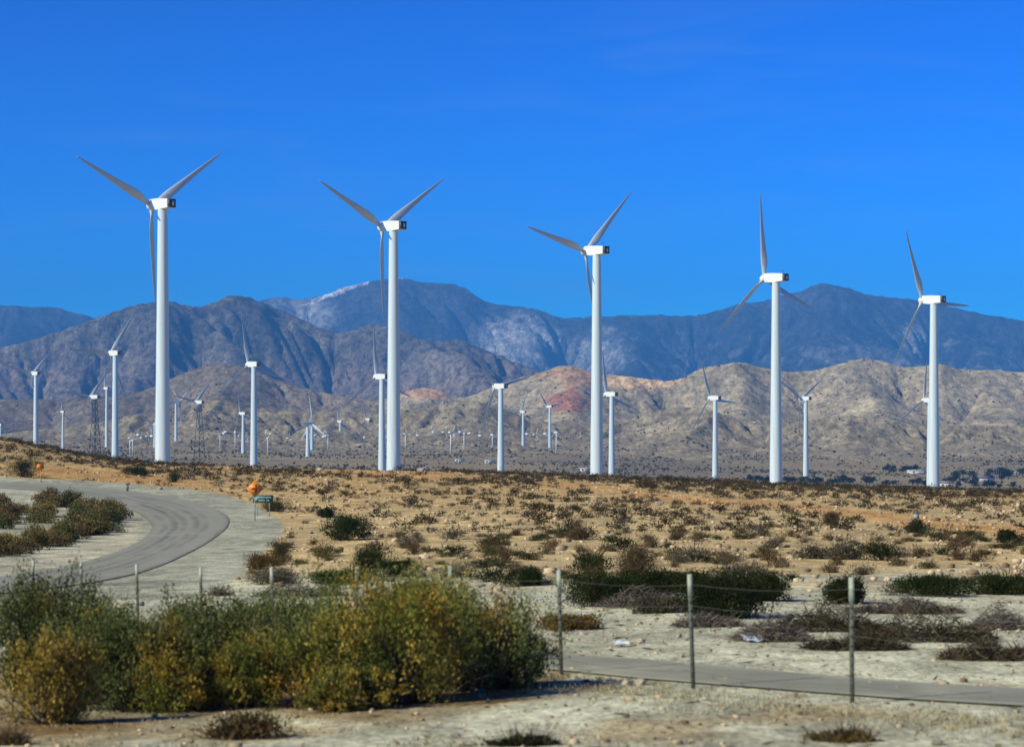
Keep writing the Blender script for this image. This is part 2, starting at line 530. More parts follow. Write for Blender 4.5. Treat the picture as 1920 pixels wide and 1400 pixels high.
def build_ground():
    zz = np.concatenate([np.exp(np.linspace(math.log(4), math.log(20), 24))[:-1],
                         np.exp(np.linspace(math.log(20), math.log(470), 480))[:-1],
                         np.exp(np.linspace(math.log(470), math.log(19500), 110))])
    uu = np.concatenate([np.linspace(-.60, -.24, 20)[:-1], np.linspace(-.24, .24, 300), np.linspace(.24, .60, 20)[1:]])
    Z, U = np.meshgrid(zz, uu, indexing='ij')
    X = U*(Z+12)
    H = gnd(X, Z)
    H0 = g0(X, Z)
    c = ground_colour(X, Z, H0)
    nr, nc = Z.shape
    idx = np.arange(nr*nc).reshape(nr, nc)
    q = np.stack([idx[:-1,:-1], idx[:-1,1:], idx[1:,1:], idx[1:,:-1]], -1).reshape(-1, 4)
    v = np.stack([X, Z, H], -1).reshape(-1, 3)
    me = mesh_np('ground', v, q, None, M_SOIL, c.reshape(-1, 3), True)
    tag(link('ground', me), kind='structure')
build_ground()

# ------------------------------------------------------------------ hills and mountains
def erode(h, dx, dy, K, m, iters, relax, diff):
    nr, nc = h.shape
    N = nr*nc
    h0 = h.copy()
    fixed = np.zeros((nr, nc), bool); fixed[0] = fixed[-1] = True
    offs = [(a, b) for a in (-1, 0, 1) for b in (-1, 0, 1) if (a, b) != (0, 0)]
    idx = np.arange(N).reshape(nr, nc)
    for it in range(iters):
        hp = np.pad(h, 1, mode='constant', constant_values=1e9)
        best = np.zeros((nr, nc)); rec = idx.copy(); dist = np.ones((nr, nc))
        for a, b in offs:
            d = math.hypot(a*dy, b*dx)
            s = (h - hp[1+a:1+a+nr, 1+b:1+b+nc])/d
            k = s > best
            best[k] = s[k]; rec[k] = (idx+a*nc+b)[k]; dist[k] = d
        rec[fixed] = idx[fixed]
        order = np.argsort(-h.ravel(), kind='stable').tolist()
        rl = rec.ravel().tolist()
        A = [1.0]*N
        for i in order:
            r = rl[i]
            if r != i: A[r] += A[i]
        Fk = (K*np.array(A)**m/dist.ravel()).tolist()
        hl = h.ravel().tolist()
        for i in reversed(order):
            r = rl[i]
            if r != i:
                f = Fk[i]
                hl[i] = (hl[i]+f*hl[r])/(1+f)
        h = np.array(hl).reshape(nr, nc)
        p = np.pad(h, 1, mode='edge')
        h = h + diff*(p[:-2,1:-1]+p[2:,1:-1]+p[1:-1,:-2]+p[1:-1,2:]-4*h)
        if relax and it < iters-2: h = h+(h0-h)*relax
        h[fixed] = h0[fixed]
    return h

def build_range(name, sil, z0, zc, z1, nr, nc, seed, mat, colour, base, K=6.0, iters=8, rough=.25, wig=.25,
                power=1.25, diff=.05, fine=6.0, label=None, kind='structure', ulim=.33, detail=.0, coarse=(5, 7), Kf=.8):
    """one range of hills: a fluvially eroded slope whose skyline follows the given photo skyline"""
    uu = np.linspace(-ulim, ulim, nc)
    zz = np.linspace(z0, z1, nr)
    Z, U = np.meshgrid(zz, uu, indexing='ij')
    px = XC + F*uu
    sx, sy = zip(*sil)
    ang = np.interp(px, sx, [(YH-y)/F for y in sy])
    ang = _gauss(ang, max(1, nc//260), 0)
    ang_d = ang + detail*fbm(px/38, px*0+seed, seed, 5, .6)
    crest = zc + (z1-z0)*wig*.5*fbm(U*z0/((z1-z0)*.55), Z*0, seed+5, 3)
    t = np.where(Z < crest, (Z-z0)/(crest-z0), 1-(Z-crest)/(z1-crest)*1.0)
    t = np.clip(t, 0, 1)
    X = U*Z
    top = np.maximum(ang, .0006)*crest
    L = (z1-z0)*.35
    h = top*t**power*(1+rough*fbm(X/L, Z/L, seed, 5)) + top*.02*fbm(X/(L*.1), Z/(L*.1), seed+3, 2)
    h = np.maximum(h, 0)
    h[0] = h[-1] = 0
    dx = (uu[1]-uu[0])*zc; dy = zz[1]-zz[0]
    # large spurs and valleys first, on a coarse grid, then fine gullies
    cf = coarse
    hc = h[::cf[0], ::cf[1]]
    hc = erode(hc, dx*cf[1], dy*cf[0], K*cf[1], .5, iters+4, .06, .06)
    ri = np.clip(np.arange(nr)/cf[0], 0, hc.shape[0]-1.001); cj = np.clip(np.arange(nc)/cf[1], 0, hc.shape[1]-1.001)
    r0, c0 = ri.astype(int), cj.astype(int); fr = (ri-r0)[:, None]; fc = (cj-c0)[None]
    h = ((hc[r0][:, c0]*(1-fr)+hc[r0+1][:, c0]*fr)*(1-fc) + (hc[r0][:, c0+1]*(1-fr)+hc[r0+1][:, c0+1]*fr)*fc)
    h = _gauss(_gauss(h, max(1, cf[0]//3), 0), max(1, cf[1]//3), 1)
    h = h + top*.012*fbm(X/(L*.07), Z/(L*.07), seed+13, 3)*smoothstep(0, .2, t)
    h = np.maximum(h, 0); h[0] = h[-1] = 0
    h = erode(h, dx, dy, Kf, .5, 5, .10, diff)
    h = h + fine*fbm(X/(fine*9), Z/(fine*9), seed+8, 3)*smoothstep(0, .15, t)
    h = np.maximum(h, 0)
    B = base(X, Z)
    for _ in range(3):
        cur = ((h+B)/Z).max(0)
        tgt = np.maximum(ang_d, (B/Z).max(0)*.0 + 1e-5)
        want = tgt*zc
        fac = np.clip((tgt*zc - B.mean(0))/np.maximum(cur*zc - B.mean(0), 1.0), .0, 4)
        fac = _gauss(fac, 2, 0)
        h = h*fac[None, :]
    H = h + B
    H[0] -= 12; H[-1] -= 12
    gy, gx = np.gradient(h, dy, dx)
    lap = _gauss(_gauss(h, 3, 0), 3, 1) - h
    c = colour(X, Z, H, XC+F*X/Z, YH-F*H/Z, np.hypot(gx, gy), lap)
    idx = np.arange(nr*nc).reshape(nr, nc)
    q = np.stack([idx[:-1,:-1], idx[:-1,1:], idx[1:,1:], idx[1:,:-1]], -1).reshape(-1, 4)
    v = np.stack([X, Z, H], -1).reshape(-1, 3)
    me = mesh_np(name, v, q, None, mat, np.clip(c, .01, .9).reshape(-1, 3), True)
    o = tag(link(name, me), label=label, kind=kind)
    return X, Z, H

def C3(r, g, b): return np.array([r, g, b], float)
def blob(px, py, cx, cy, rx, ry, n=0):
    return 1-smoothstep(.6, 1.15, np.hypot((px-cx)/rx, (py-cy)/ry)+n)

FAR = [(-500,560),(-200,566),(0,572),(60,574),(110,577),(150,588),(185,598),(230,606),(320,600),(420,580),(480,566),(505,560),(530,555),(562,562),
       (590,560),(615,550),(650,537),(700,526),(735,523),(762,519),(785,528),(820,531),(850,532),(882,545),(905,565),(950,572),
       (1000,578),(1035,590),(1068,598),(1110,592),(1150,594),(1200,590),(1290,592),(1330,588),(1375,572),(1440,562),
       (1490,550),(1520,536),(1550,530),(1590,541),(1640,555),(1700,560),(1760,570),(1840,588),(1920,602),(2100,610),(2400,600)]
def col_far(X, Z, H, px, py, sl, lap):
    n = fbm(X/420, Z/420, 61, 5, .6); n2 = fbm(X/120, Z/160, 66, 5, .65)
    c = C3(.052,.058,.06)*(1+.5*n[..., None])
    rock = C3(.47,.455,.41)
    w = blob(px, py, 965, 638, 85, 55, .5*n2)*.95
    w = np.maximum(w, blob(px, py, 560, 590, 75, 40, .4*n2)*.75)
    w = np.maximum(w, blob(px, py, 1120, 665, 60, 40, .7*n2)*.6)
    w = np.maximum(w, blob(px, py, 1715, 635, 30, 32, .7*n2)*.55)
    w = np.maximum(w, blob(px, py, 1590, 665, 70, 18, .8*n2)*.4)
    w = np.maximum(w, blob(px, py, 1130, 620, 30, 10, .6*n2)*.5)
    w = np.maximum(w, smoothstep(.12, .5, n2)*smoothstep(600, 680, py)*.35)
    w = (np.clip(w*1.25, 0, 1)*np.clip(.85+1.1*n2, .1, 1))[..., None]
    c = c*(1-w)+rock*w
    tint = smoothstep(640, 545, py)[..., None]*.25
    c = c*(1-tint) + C3(.15,.125,.11)*tint*(1+.4*n2[..., None])
    s = np.maximum(near_line(px, py, [(585,566),(620,551),(660,536),(690,530)], [4,5,5,3]),
                   near_line(px, py, [(735,520),(762,517),(785,524)], [2,6,4]))
    s = (s*smoothstep(-.35, .15, n2))[..., None]
    return c*(1-s) + C3(.85,.86,.88)*s

MID = [(-500,662),(-200,660),(0,652),(40,643),(90,628),(140,612),(180,597),(215,583),(250,573),(285,566),(310,563),(335,569),(370,577),(395,570),
       (420,557),(440,552),(465,557),(490,566),(530,583),(570,600),(610,618),(640,626),(665,618),(695,606),(730,612),(765,625),
       (800,640),(830,640),(860,634),(900,652),(950,672),(1000,692),(1060,715),(1130,760),(1200,800),(2400,830)]
def col_mid(X, Z, H, px, py, sl, lap):
    n = fbm(X/300, Z/300, 71, 5, .6); n2 = fbm(X/70, Z/110, 76, 4, .65)
    c = C3(.135,.115,.082)*(1+.35*n[..., None]+.3*n2[..., None])
    low = smoothstep(640, 720, py + 40*n)[..., None]
    c = c*(1-.55*low) + C3(.215,.155,.105)*.55*low
    w = (blob(px, py, 800, 690, 90, 45, .8*n2)*.35 + smoothstep(.25, .6, n2)*.3)[..., None]
    return c*(1-w) + C3(.27,.23,.19)*w

FRONT = [(-500,742),(0,748),(100,748),(200,744),(270,733),(330,705),(375,688),(420,680),(455,687),(500,703),(545,720),(600,735),(660,746),(720,752),
         (745,738),(775,728),(810,726),(835,735),(852,748),(880,744),(930,722),(975,708),(1010,700),(1035,690),(1055,684),(1080,686),(1105,697),
         (1150,702),(1200,709),(1250,714),(1270,714),(1310,692),(1350,683),(1390,679),(1430,688),(1460,697),(1520,696),(1560,686),(1600,675),
         (1630,672),(1665,680),(1700,690),(1735,683),(1765,681),(1800,694),(1860,692),(1920,699),(2100,705),(2400,700)]
def col_front(X, Z, H, px, py, sl, lap):
    n = fbm(X/200, Z/260, 81, 5, .6); n2 = fbm(X/35, Z/60, 86, 4, .65)
    c = C3(.325,.268,.165)*(1+.25*n[..., None]+.2*n2[..., None])
    left = smoothstep(760, 560, px)[..., None]
    c = c*(1-left) + C3(.19,.15,.10)*(1+.25*n[..., None]+.2*n2[..., None])*left
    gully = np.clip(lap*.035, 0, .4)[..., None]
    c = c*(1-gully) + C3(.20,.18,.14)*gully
    red = (blob(px, py, 1062, 752, 42, 26, .6*n2)*.75)[..., None]
    c = c*(1-red) + C3(.36,.13,.075)*red
    org = np.maximum(blob(px, py, 1075, 705, 60, 24, .6*n2)*.8, blob(px, py, 800, 736, 52, 12, .5*n2)*.85)[..., None]
    c = c*(1-org) + C3(.47,.27,.145)*org
    pale = (blob(px, py, 1200, 714, 85, 17, .22*n2)*np.clip(.8+.7*n2, .2, 1))[..., None]
    c = c*(1-pale) + C3(.82,.55,.29)*pale
    fs = smoothstep(.08, .4, fbm(X/16, Z/520, 89, 3))*np.maximum.reduce([blob(px, py, 1250, 745, 110, 26, .3*n2), blob(px, py, 1530, 708, 90, 18, .3*n2), .7*blob(px, py, 930, 750, 60, 26, .3*n2)])
    c = c*(1-.6*fs[..., None]) + C3(.14,.125,.095)*.6*fs[..., None]
    return c

SCARP = [(-500,840),(0,815),(60,806),(130,800),(200,790),(260,776),(310,772),(350,765),(385,750),(430,751),(465,762),(500,766),(540,772),(600,770),(650,772),(700,776),
         (745,770),(800,764),(850,752),(890,750),(930,760),(980,778),(1030,792),(1090,800),(1160,792),(1215,775),(1260,765),(1300,762),(1340,772),
         (1400,792),(1470,796),(1540,785),(1600,778),(1660,790),(1740,800),(1820,796),(1920,800),(2400,800)]
def col_scarp(X, Z, H, px, py, sl, lap):
    n = fbm(X/120, Z/160, 91, 5, .6); n2 = fbm(X/22, Z/40, 96, 4, .65)
    c = C3(.26,.215,.135)*(1+.25*n[..., None]+.22*n2[..., None])
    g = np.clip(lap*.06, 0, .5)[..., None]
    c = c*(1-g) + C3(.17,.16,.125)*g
    st = smoothstep(.05, .38, fbm(X/13, Z/420, 99, 3))
    st = st*np.maximum.reduce([blob(px, py, 410, 778, 120, 34, .3*n2), .7*blob(px, py, 690, 790, 90, 22, .3*n2), .8*blob(px, py, 915, 768, 60, 30, .3*n2), .8*blob(px, py, 1285, 778, 80, 24, .3*n2)])
    c = c*(1-.8*st[..., None]) + C3(.10,.10,.085)*.8*st[..., None]
    lo = smoothstep(800, 845, py)[..., None]*.5
    return c*(1-lo) + C3(.21,.175,.115)*lo

M_FAR = hill_mat('blue_mountain_slope', .0045, .6, 30, (.02, .025, .022), .62)
M_MID = hill_mat('brown_mountain_slope', .007, .6, 14, (.045, .045, .034), .65)
M_FRONT = hill_mat('tan_hill_slope', .012, .6, 5, (.13, .11, .075))
M_SCARP = hill_mat('tan_badland_slope', .018, .6, 3, (.12, .105, .07))
flat = lambda v: (lambda X, Z: np.full(np.shape(X), float(v)))
build_range('mountains', FAR, 11200, 15800, 18800, 170, 640, 11, M_FAR, col_far, flat(45), K=3.2, iters=9, rough=.30, wig=.35, power=1.2, fine=24, detail=.0008, coarse=(6, 10), Kf=4.0, diff=.04)
build_range('mountains', MID, 6600, 9000, 10800, 170, 640, 23, M_MID, col_mid, flat(40), K=4.6, iters=9, rough=.40, wig=.4, power=1.15, fine=6, detail=.0004, coarse=(6, 10), Kf=2.2, diff=.05)
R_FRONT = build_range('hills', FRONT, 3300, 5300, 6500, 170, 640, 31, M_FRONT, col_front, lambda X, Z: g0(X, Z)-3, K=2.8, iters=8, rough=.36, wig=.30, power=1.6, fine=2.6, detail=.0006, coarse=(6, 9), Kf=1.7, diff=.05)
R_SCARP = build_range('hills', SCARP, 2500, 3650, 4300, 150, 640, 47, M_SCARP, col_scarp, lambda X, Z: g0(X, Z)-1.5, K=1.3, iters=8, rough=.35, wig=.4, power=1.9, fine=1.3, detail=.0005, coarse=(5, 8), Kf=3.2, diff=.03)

# ------------------------------------------------------------------ haze
hz = MB(); hz.box((-11500, -3000, -40), (11500, 19700, 1330))
m_hz, n, l = new_mat('thin_blue_air')
o_ = n.new('ShaderNodeOutputMaterial')
pv = n.new('ShaderNodeVolumePrincipled')
pv.inputs['Color'].default_value = (.11, .43, 1.0, 1)
pv.inputs['Density'].default_value = 7.0e-5
pv.inputs['Anisotropy'].default_value = 0.0
l.new(pv.outputs[0], o_.inputs['Volume'])
tag(link('haze', hz.mesh('haze', m_hz)), kind='stuff')

# ------------------------------------------------------------------ roads
def ribbon(name, inner, outer, n_l, n_w, lift, colfun):
    """road sheet between two rows of photo points, laid on the ground"""
    def dense(pts):
        p = np.array([ground_at(*q)[:2] for q in pts])
        s = np.concatenate([[0], np.cumsum(np.hypot(*np.diff(p, axis=0).T))]); s /= s[-1]
        t = np.linspace(0, 1, n_l)
        r = np.stack([np.interp(t, s, p[:, 0]), np.interp(t, s, p[:, 1])], -1)
        return np.stack([_gauss(r[:, 0], max(2, n_l//40), 0), _gauss(r[:, 1], max(2, n_l//40), 0)], -1)
    a, b = dense(inner), dense(outer)
    w = np.linspace(0, 1, n_w)[None, :, None]
    P = a[:, None]*(1-w)+b[:, None]*w
    X, Z = P[..., 0], P[..., 1]
    H = gnd(X, Z)+lift
    T = np.repeat(np.linspace(0, 1, n_l)[:, None], n_w, 1); W = np.repeat(np.linspace(0, 1, n_w)[None], n_l, 0)
    c = colfun(X, Z, T, W)
    idx = np.arange(n_l*n_w).reshape(n_l, n_w)
    q = np.stack([idx[:-1,:-1], idx[:-1,1:], idx[1:,1:], idx[1:,:-1]], -1).reshape(-1, 4)
    me = mesh_np(name, np.stack([X, Z, H], -1).reshape(-1, 3), q, None, M_ASPH, c.reshape(-1, 3), True)
    return tag(link(name, me), kind='structure')

def col_curve(X, Z, T, W):
    c = C3(.31,.305,.23)*np.ones(X.shape+(1,))
    wn = W + .03*fbm(T*14, W*0, 5, 3)
    d = np.zeros(X.shape)
    for p, s, a in ((.17,.03,.4),(.30,.035,.65),(.42,.03,.6),(.58,.035,.5),(.70,.03,.4)):
        d = np.maximum(d, a*np.exp(-((wn-p)/s)**2)*np.clip(.55+1.3*fbm(T*18+p*30, W*2, 8, 3), 0, 1))
    d = np.maximum(d, .75*np.exp(-((wn-.985)/.022)**2)*smoothstep(.33, .45, T))     # tarry broken outer edge
    d = np.maximum(d, .5*np.exp(-((wn-.01)/.02)**2)*smoothstep(.2, .35, T)*smoothstep(.62, .5, T))
    c = c*(1-d[..., None]) + C3(.05,.05,.05)*d[..., None]
    dust = (smoothstep(.0, .6, fbm(X/5, Z/9, 15, 4))*.5)[..., None]
    return c*(1-dust) + C3(.36,.345,.29)*dust
ribbon('road',
       [(-420,912),(0,914),(80,919),(150,930),(215,946),(258,962),(280,977),(286,990),(274,1006),(238,1028),(170,1051),(80,1072),(-60,1090),(-420,1110)],
       [(-420,903),(0,905),(120,909),(240,919),(335,934),(395,949),(424,964),(432,976),(424,992),(398,1012),(345,1042),(270,1074),(120,1104),(-420,1150)],
       220, 26, .03, col_curve)

def col_front_road(X, Z, T, W):
    c = C3(.285,.28,.205)*(1+.15*fbm(X/2, Z/3, 4, 3)[..., None])
    e = (np.maximum(np.exp(-(W/.09)**2), np.exp(-((W-1)/.09)**2))*np.clip(.55+1.2*fbm(X/1.5, Z/3, 14, 3), 0, 1))[..., None]
    e = np.maximum(e, (smoothstep(.15, .6, fbm(X/2.2, Z/5, 24, 4))*.5)[..., None])
    return c*(1-e) + C3(.48,.46,.32)*e
ribbon('frontage_road',
       [(460,1181),(700,1206),(1000,1256),(1160,1269),(1400,1290),(1600,1308),(1920,1328),(2300,1352)],
       [(460,1160),(700,1185),(1000,1226),(1160,1236),(1400,1256),(1600,1272),(1920,1294),(2300,1316)],
       160, 12, .025, col_front_road)

# ------------------------------------------------------------------ labels that tell repeats apart
ORD = ['leftmost', 'second from left', 'third from left', 'fourth from left', 'fifth from left', 'sixth from left', 'seventh from left', 'eighth from left', 'ninth from left', 'tenth from left', 'eleventh from left', 'twelfth from left', 'thirteenth from left']
NUM = ['', 'one', 'two', 'three', 'four', 'five', 'six', 'seven', 'eight', 'nine']
def label_cells(items):
    """items: (object, x in the photo, phrase); objects with the same phrase are told apart from left to right"""
    cells = {}
    for o, x, ph in items: cells.setdefault(ph, []).append((x, o))
    for ph, L in cells.items():
        L.sort(key=lambda t: t[0])
        for i, (x, o) in enumerate(L):
            n = len(L)
            if n == 1: o['label'] = ph
            elif i == n-1: o['label'] = '%s, rightmost' % ph if n > 2 else '%s, righthand one' % ph
            elif n == 2: o['label'] = '%s, lefthand one' % ph
            elif i < 13: o['label'] = '%s, %s' % (ph, ORD[i])
            else: o['label'] = ph
LAND = [(0, 130, 'at the far left'), (130, 400, 'below the tallest turbine'), (400, 560, 'behind the bend signs'), (560, 660, 'above the lone olive bush'),
        (660, 830, 'below the second big turbine'), (830, 1020, 'below the lone turbine'), (1020, 1220, 'below the middle big turbine'), (1220, 1390, 'left of the fourth big turbine'),
        (1390, 1540, 'below the fourth big turbine'), (1540, 1680, 'right of the fourth big turbine'), (1680, 1830, 'below the rightmost big turbine'), (1830, 3000, 'at the right edge')]
def land(x):
    for a, b, t in LAND:
        if x < b: return t
    return LAND[-1][2]

# ------------------------------------------------------------------ wind turbines
def blade_mesh():
    L, n = 28.0, 14
    v, q = [], []
    st = [0, .03, .07, .12, .18, .24, .34, .46, .58, .7, .82, .91, .97, 1.0]
    ch = [1.2, 1.2, 1.4, 1.95, 2.35, 2.35, 2.05, 1.7, 1.4, 1.12, .84, .60, .38, .10]
    th = [1.25, 1.2, 1.0, .8, .68, .58, .46, .37, .29, .22, .16, .11, .07, .03]
    tw = [38, 38, 36, 32, 27, 23, 18, 13, 10, 7, 5, 4, 3, 3]
    for s, c, t, a in zip(st, ch, th, tw):
        z = .9 + s*(L-.9)
        rnd = max(0, 1-s/.12)
        for k in range(n):
            u = 2*math.pi*k/n
            cx = math.cos(u)
            x = c*(.5*cx + (.17)*(1-rnd))
            y = t*.5*math.sin(u)*(1 if rnd > .5 else (1-.55*(cx*.5+.5)))
            ca, sa = math.cos(R(-a)), math.sin(R(-a))
            v.append((x*ca - y*sa, x*sa + y*ca - .55*s*s, z))
    for i in range(len(st)-1):
        for k in range(n):
            q.append((i*n+k, i*n+(k+1) % n, (i+1)*n+(k+1) % n, (i+1)*n+k))
    e = (len(st)-1)*n
    t = [(e, e+k, e+k+1) for k in range(1, n-1)]
    return mesh_np('blade', v, q, t, M_BLADE, None, True)

def tower_mesh():
    v, q = [], []
    n = 36
    zz = [0, .02, .05, .16, .34, .52, .67, .85, 1.0]
    for z in zz:
        r = 2.15 + (1.32-2.15)*z
        for k in range(n):
            a = 2*math.pi*k/n
            v.append((r*math.cos(a), r*math.sin(a), z*68.4))
    for i in range(len(zz)-1):
        for k in range(n):
            q.append((i*n+k, i*n+(k+1) % n, (i+1)*n+(k+1) % n, (i+1)*n+k))
    me = mesh_np('tower', v, q, None, M_TOWER, None, True)
    return me

def prism(prof, w_of, mat, name):
    """side profile (y, z) given width; profile points also get their own half width"""
    n = len(prof)
    v = [(-w_of(y, z), y, z) for y, z in prof] + [(w_of(y, z), y, z) for y, z in prof]
    import bmesh
    bm = bmesh.new()
    bv = [bm.verts.new(p) for p in v]
    bm.faces.new(bv[:n]); bm.faces.new(list(reversed(bv[n:])))
    for i in range(n):
        j = (i+1) % n
        bm.faces.new((bv[j], bv[i], bv[n+i], bv[n+j]))
    bmesh.ops.recalc_face_normals(bm, faces=bm.faces)
    bmesh.ops.bevel(bm, geom=list(bm.edges), offset=.12, segments=2, affect='EDGES', profile=.6)
    me = bpy.data.meshes.new(name)
    bm.to_mesh(me); bm.free()
    me.materials.append(mat)
    return me

ME_BLADE, ME_TOWER = blade_mesh(), tower_mesh()
ME_NAC = prism([(3.9, -1.25), (4.4, 1.55), (1.2, 1.62), (-3.7, 1.25), (-3.7, -1.2), (1.0, -1.55)],
               lambda y, z: 1.35 if y > -3 else 1.2, M_WHITE, 'nacelle')
def vent_mesh():
    b = MB()
    b.box((-1.12, -4.5, -1.13), (1.12, -3.66, -.92)); b.box((-1.12, -4.5, 1.0), (1.12, -3.66, 1.2))
    b.box((-1.12, -4.5, -.92), (-.95, -3.66, 1.0)); b.box((.95, -4.5, -.92), (1.12, -3.66, 1.0))
    b.box((-.95, -4.1, -.92), (.95, -3.66, 1.0))
    return b.mesh('rear_vent', M_DARK)
ME_VENT = vent_mesh()
def hatch_mesh():
    b = MB(); b.box((.05, -4.42, -.62), (.62, -4.1, .72)); return b.mesh('hatch', M_WHITE)
ME_HATCH = hatch_mesh()
def hub_mesh():
    b = MB()
    b.tube([(0, 4.2, 0), (0, 4.5, 0), (0, 5.6, 0), (0, 6.2, 0), (0, 6.6, 0), (0, 6.75, 0)], [.75, 1.25, 1.3, 1.0, .5, .08], 20)
    return b.mesh('hub', M_WHITE, True)
ME_HUB = hub_mesh()
def mast_mesh():
    b = MB()
    b.tube([(-.5, -2.6, 1.2), (-.5, -2.6, 2.4)], .05, 5); b.tube([(.5, -2.6, 1.2), (.5, -2.6, 2.4)], .05, 5)
    b.box((-.6, -2.7, 2.35), (.6, -2.5, 2.42))
    return b.mesh('wind_vane', M_DARK)
ME_VANE = mast_mesh()
def lattice_mesh():
    b = MB()
    H = 68.4
    def cor(k, z):
        w = 3.6 + (1.0-3.6)*z/H
        return (w*(-1, 1, 1, -1)[k], w*(-1, -1, 1, 1)[k], z)
    lv = np.linspace(0, H, 11)
    for k in range(4):
        b.tube([cor(k, 0), cor(k, H)], [.34, .26], 4)
        for i in range(10):
            b.tube([cor(k, lv[i]), cor((k+1) % 4, lv[i+1])], .17, 3, cap=False)
            b.tube([cor((k+1) % 4, lv[i]), cor(k, lv[i+1])], .17, 3, cap=False)
            b.tube([cor(k, lv[i+1]), cor((k+1) % 4, lv[i+1])], .15, 3, cap=False)
    return b.mesh('lattice_tower', M_LATT)
ME_LATT = lattice_mesh()

def proto_turbine(lattice=False):
    root = empty('wind_turbine')
    link('lattice_tower' if lattice else 'tower', ME_LATT if lattice else ME_TOWER, root)
    na = link('nacelle', ME_NAC, root, (0, 0, 70))
    link('rear_vent', ME_VENT, na)
    link('hatch', ME_HATCH, na)
    link('wind_vane', ME_VANE, na)
    link('hub', ME_HUB, root, (0, 0, 70))
    for k in range(3): link('blade', ME_BLADE, root, (0, 5.15, 70))
    return root
PROTO, PROTO_L = proto_turbine(), proto_turbine(True)
used = set()

def turbine(hx, hy, tx, Z, theta, yaw, label, group, lattice=False, scale=1.0):
    """hub seen at (hx, hy), tower axis at tx, Z metres away, first blade theta degrees clockwise from up"""
    src = PROTO_L if lattice else PROTO
    o = src if src not in used else copy_tree(src)
    used.add(src)
    X = (tx-XC)/F*Z
    zb = float(gnd(X, Z)) - .3
    hub = (YH-hy)/F*Z
    o.location = (X, Z, zb); o.rotation_euler = (0, 0, R(yaw)); o.scale = (scale,)*3
    hh = (hub-zb)/scale
    tag(o, label, 'wind turbine', group)
    k = 0
    for ch in o.children:
        nm = ch.name.split('.')[0]
        if nm in ('tower', 'lattice_tower'): ch.scale = (1, 1, (hh-1.4)/68.4)
        elif nm in ('nacelle', 'hub'): ch.location = (0, 0, hh)
        elif nm == 'blade':
            ch.location = (0, 5.15, hh); ch.rotation_mode = 'YXZ'; ch.rotation_euler = (R(5), R(theta+120*k), 0); k += 1   # rotor tilted up 5 degrees
    return o

FRONTROW = 'front row of large wind turbines'
turbine(285, 383, 305, 690, -66, 44, 'tallest white wind turbine, furthest left in the front row, one blade down', FRONTROW)
turbine(720, 424, 738, 742, -65, 44, 'large white wind turbine before the snow-streaked peak, second in the front row', FRONTROW)
turbine(1101, 470, 1119, 802, -77, 44, 'large white wind turbine, middle of the front row, left of the orange quarry hill', FRONTROW)
turbine(1436, 521, 1455, 880, -11, 44, 'large white wind turbine before the pointed right peak, blade upright', FRONTROW, scale=1.06)
turbine(1731, 562, 1751, 940, -28.5, 44, 'large white wind turbine furthest right in the front row, one blade pointing right', FRONTROW, scale=1.04)
MIDROW = 'second row of wind turbines beyond the rise'
def Zr(rpx): return 29*F/rpx
for hx, hy, tx, rp, th, yw, lab in [
    (209, 662, 216, 98, 33, 44, 'mid-distance white turbine left of the tallest one, blade pointing left'),
    (63, 700, 67, 72, 43, 44, 'mid-distance white turbine near the left edge, above the low brown mound'),
    (468, 683, 476, 101, -14, 44, 'mid-distance white turbine between the two tallest ones, before the brown mountain'),
    (706, 706, 716, 100, -8, 44, 'mid-distance white turbine close beside the second large tower, its tail hidden'),
    (929, 724, 939, 96, -43, 44, 'mid-distance white turbine alone between the second and third large turbines'),
    (1135, 739, 1147, 88, -12, 44, 'mid-distance white turbine just right of the third large tower'),
    (1327, 746, 1341, 80, -24, 44, 'mid-distance white turbine left of the fourth large turbine, blade pointing right'),
    (1502, 747, 1511, 74, -63, 44, 'mid-distance white turbine right of the fourth large tower, one blade down'),
    (1734, 750, 1743, 80, 0, 44, 'mid-distance white turbine half hidden behind the rightmost large tower')]:
    turbine(hx, hy, tx, Zr(rp), th, yw, lab, MIDROW)
LATG = 'turbines on dark lattice towers'
turbine(171, 744, 178, Zr(72), 38, 52, 'white turbine on a dark lattice tower, left of the tallest turbine', LATG, True)
turbine(368, 754, 374, Zr(62), 42, 52, 'white turbine on a dark lattice tower, right of the tallest turbine', LATG, True)
FARG = 'smaller wind turbines farther off'
for hx, hy, tx, rp, th, yw, lab in [
    (197, 728, 200, 46, 0, 40, 'small distant turbine just left of the tall mid-distance tower at left'),
    (334, 752, 330, 44, 185, -60, 'small distant turbine close right of the tallest tower, facing right'),
    (451, 775, 456, 52, -10, 48, 'small distant turbine left of the mid-distance tower before the brown mountain'),
    (584, 794, 577, 56, -3, -55, 'small distant white turbine facing right, front one of a close pair'),
    (581, 796, 585, 48, 130, 40, 'small distant turbine standing right behind another, rear one of the pair'),
    (636, 790, 638, 40, 0, 42, 'small distant turbine before the pale scarp, blade straight up'),
    (689, 786, 691, 38, -20, 42, 'small distant turbine at the foot of the scarp, left of the second large tower'),
    (979, 772, 981, 44, 20, 42, 'small distant turbine on the plain right of the middle mid-distance tower'),
    (1028, 762, 1031, 44, 200, 46, 'small distant turbine below the red slope'),
    (117, 772, 118, 36, 5, 44, 'small distant turbine right of the leftmost mid-distance one, on the scarp'),
    (288, 795, 290, 34, 60, 44, 'thin distant turbine partly behind the tallest tower'),
    (2, 796, 1, 34, 115, 44, 'small distant turbine cut off at the left edge of the view')]:
    turbine(hx, hy, tx, Zr(rp) if rp > 37 else 2900, th, yw, lab, FARG, scale=1.0 if rp > 37 else rp*2900/F/29)

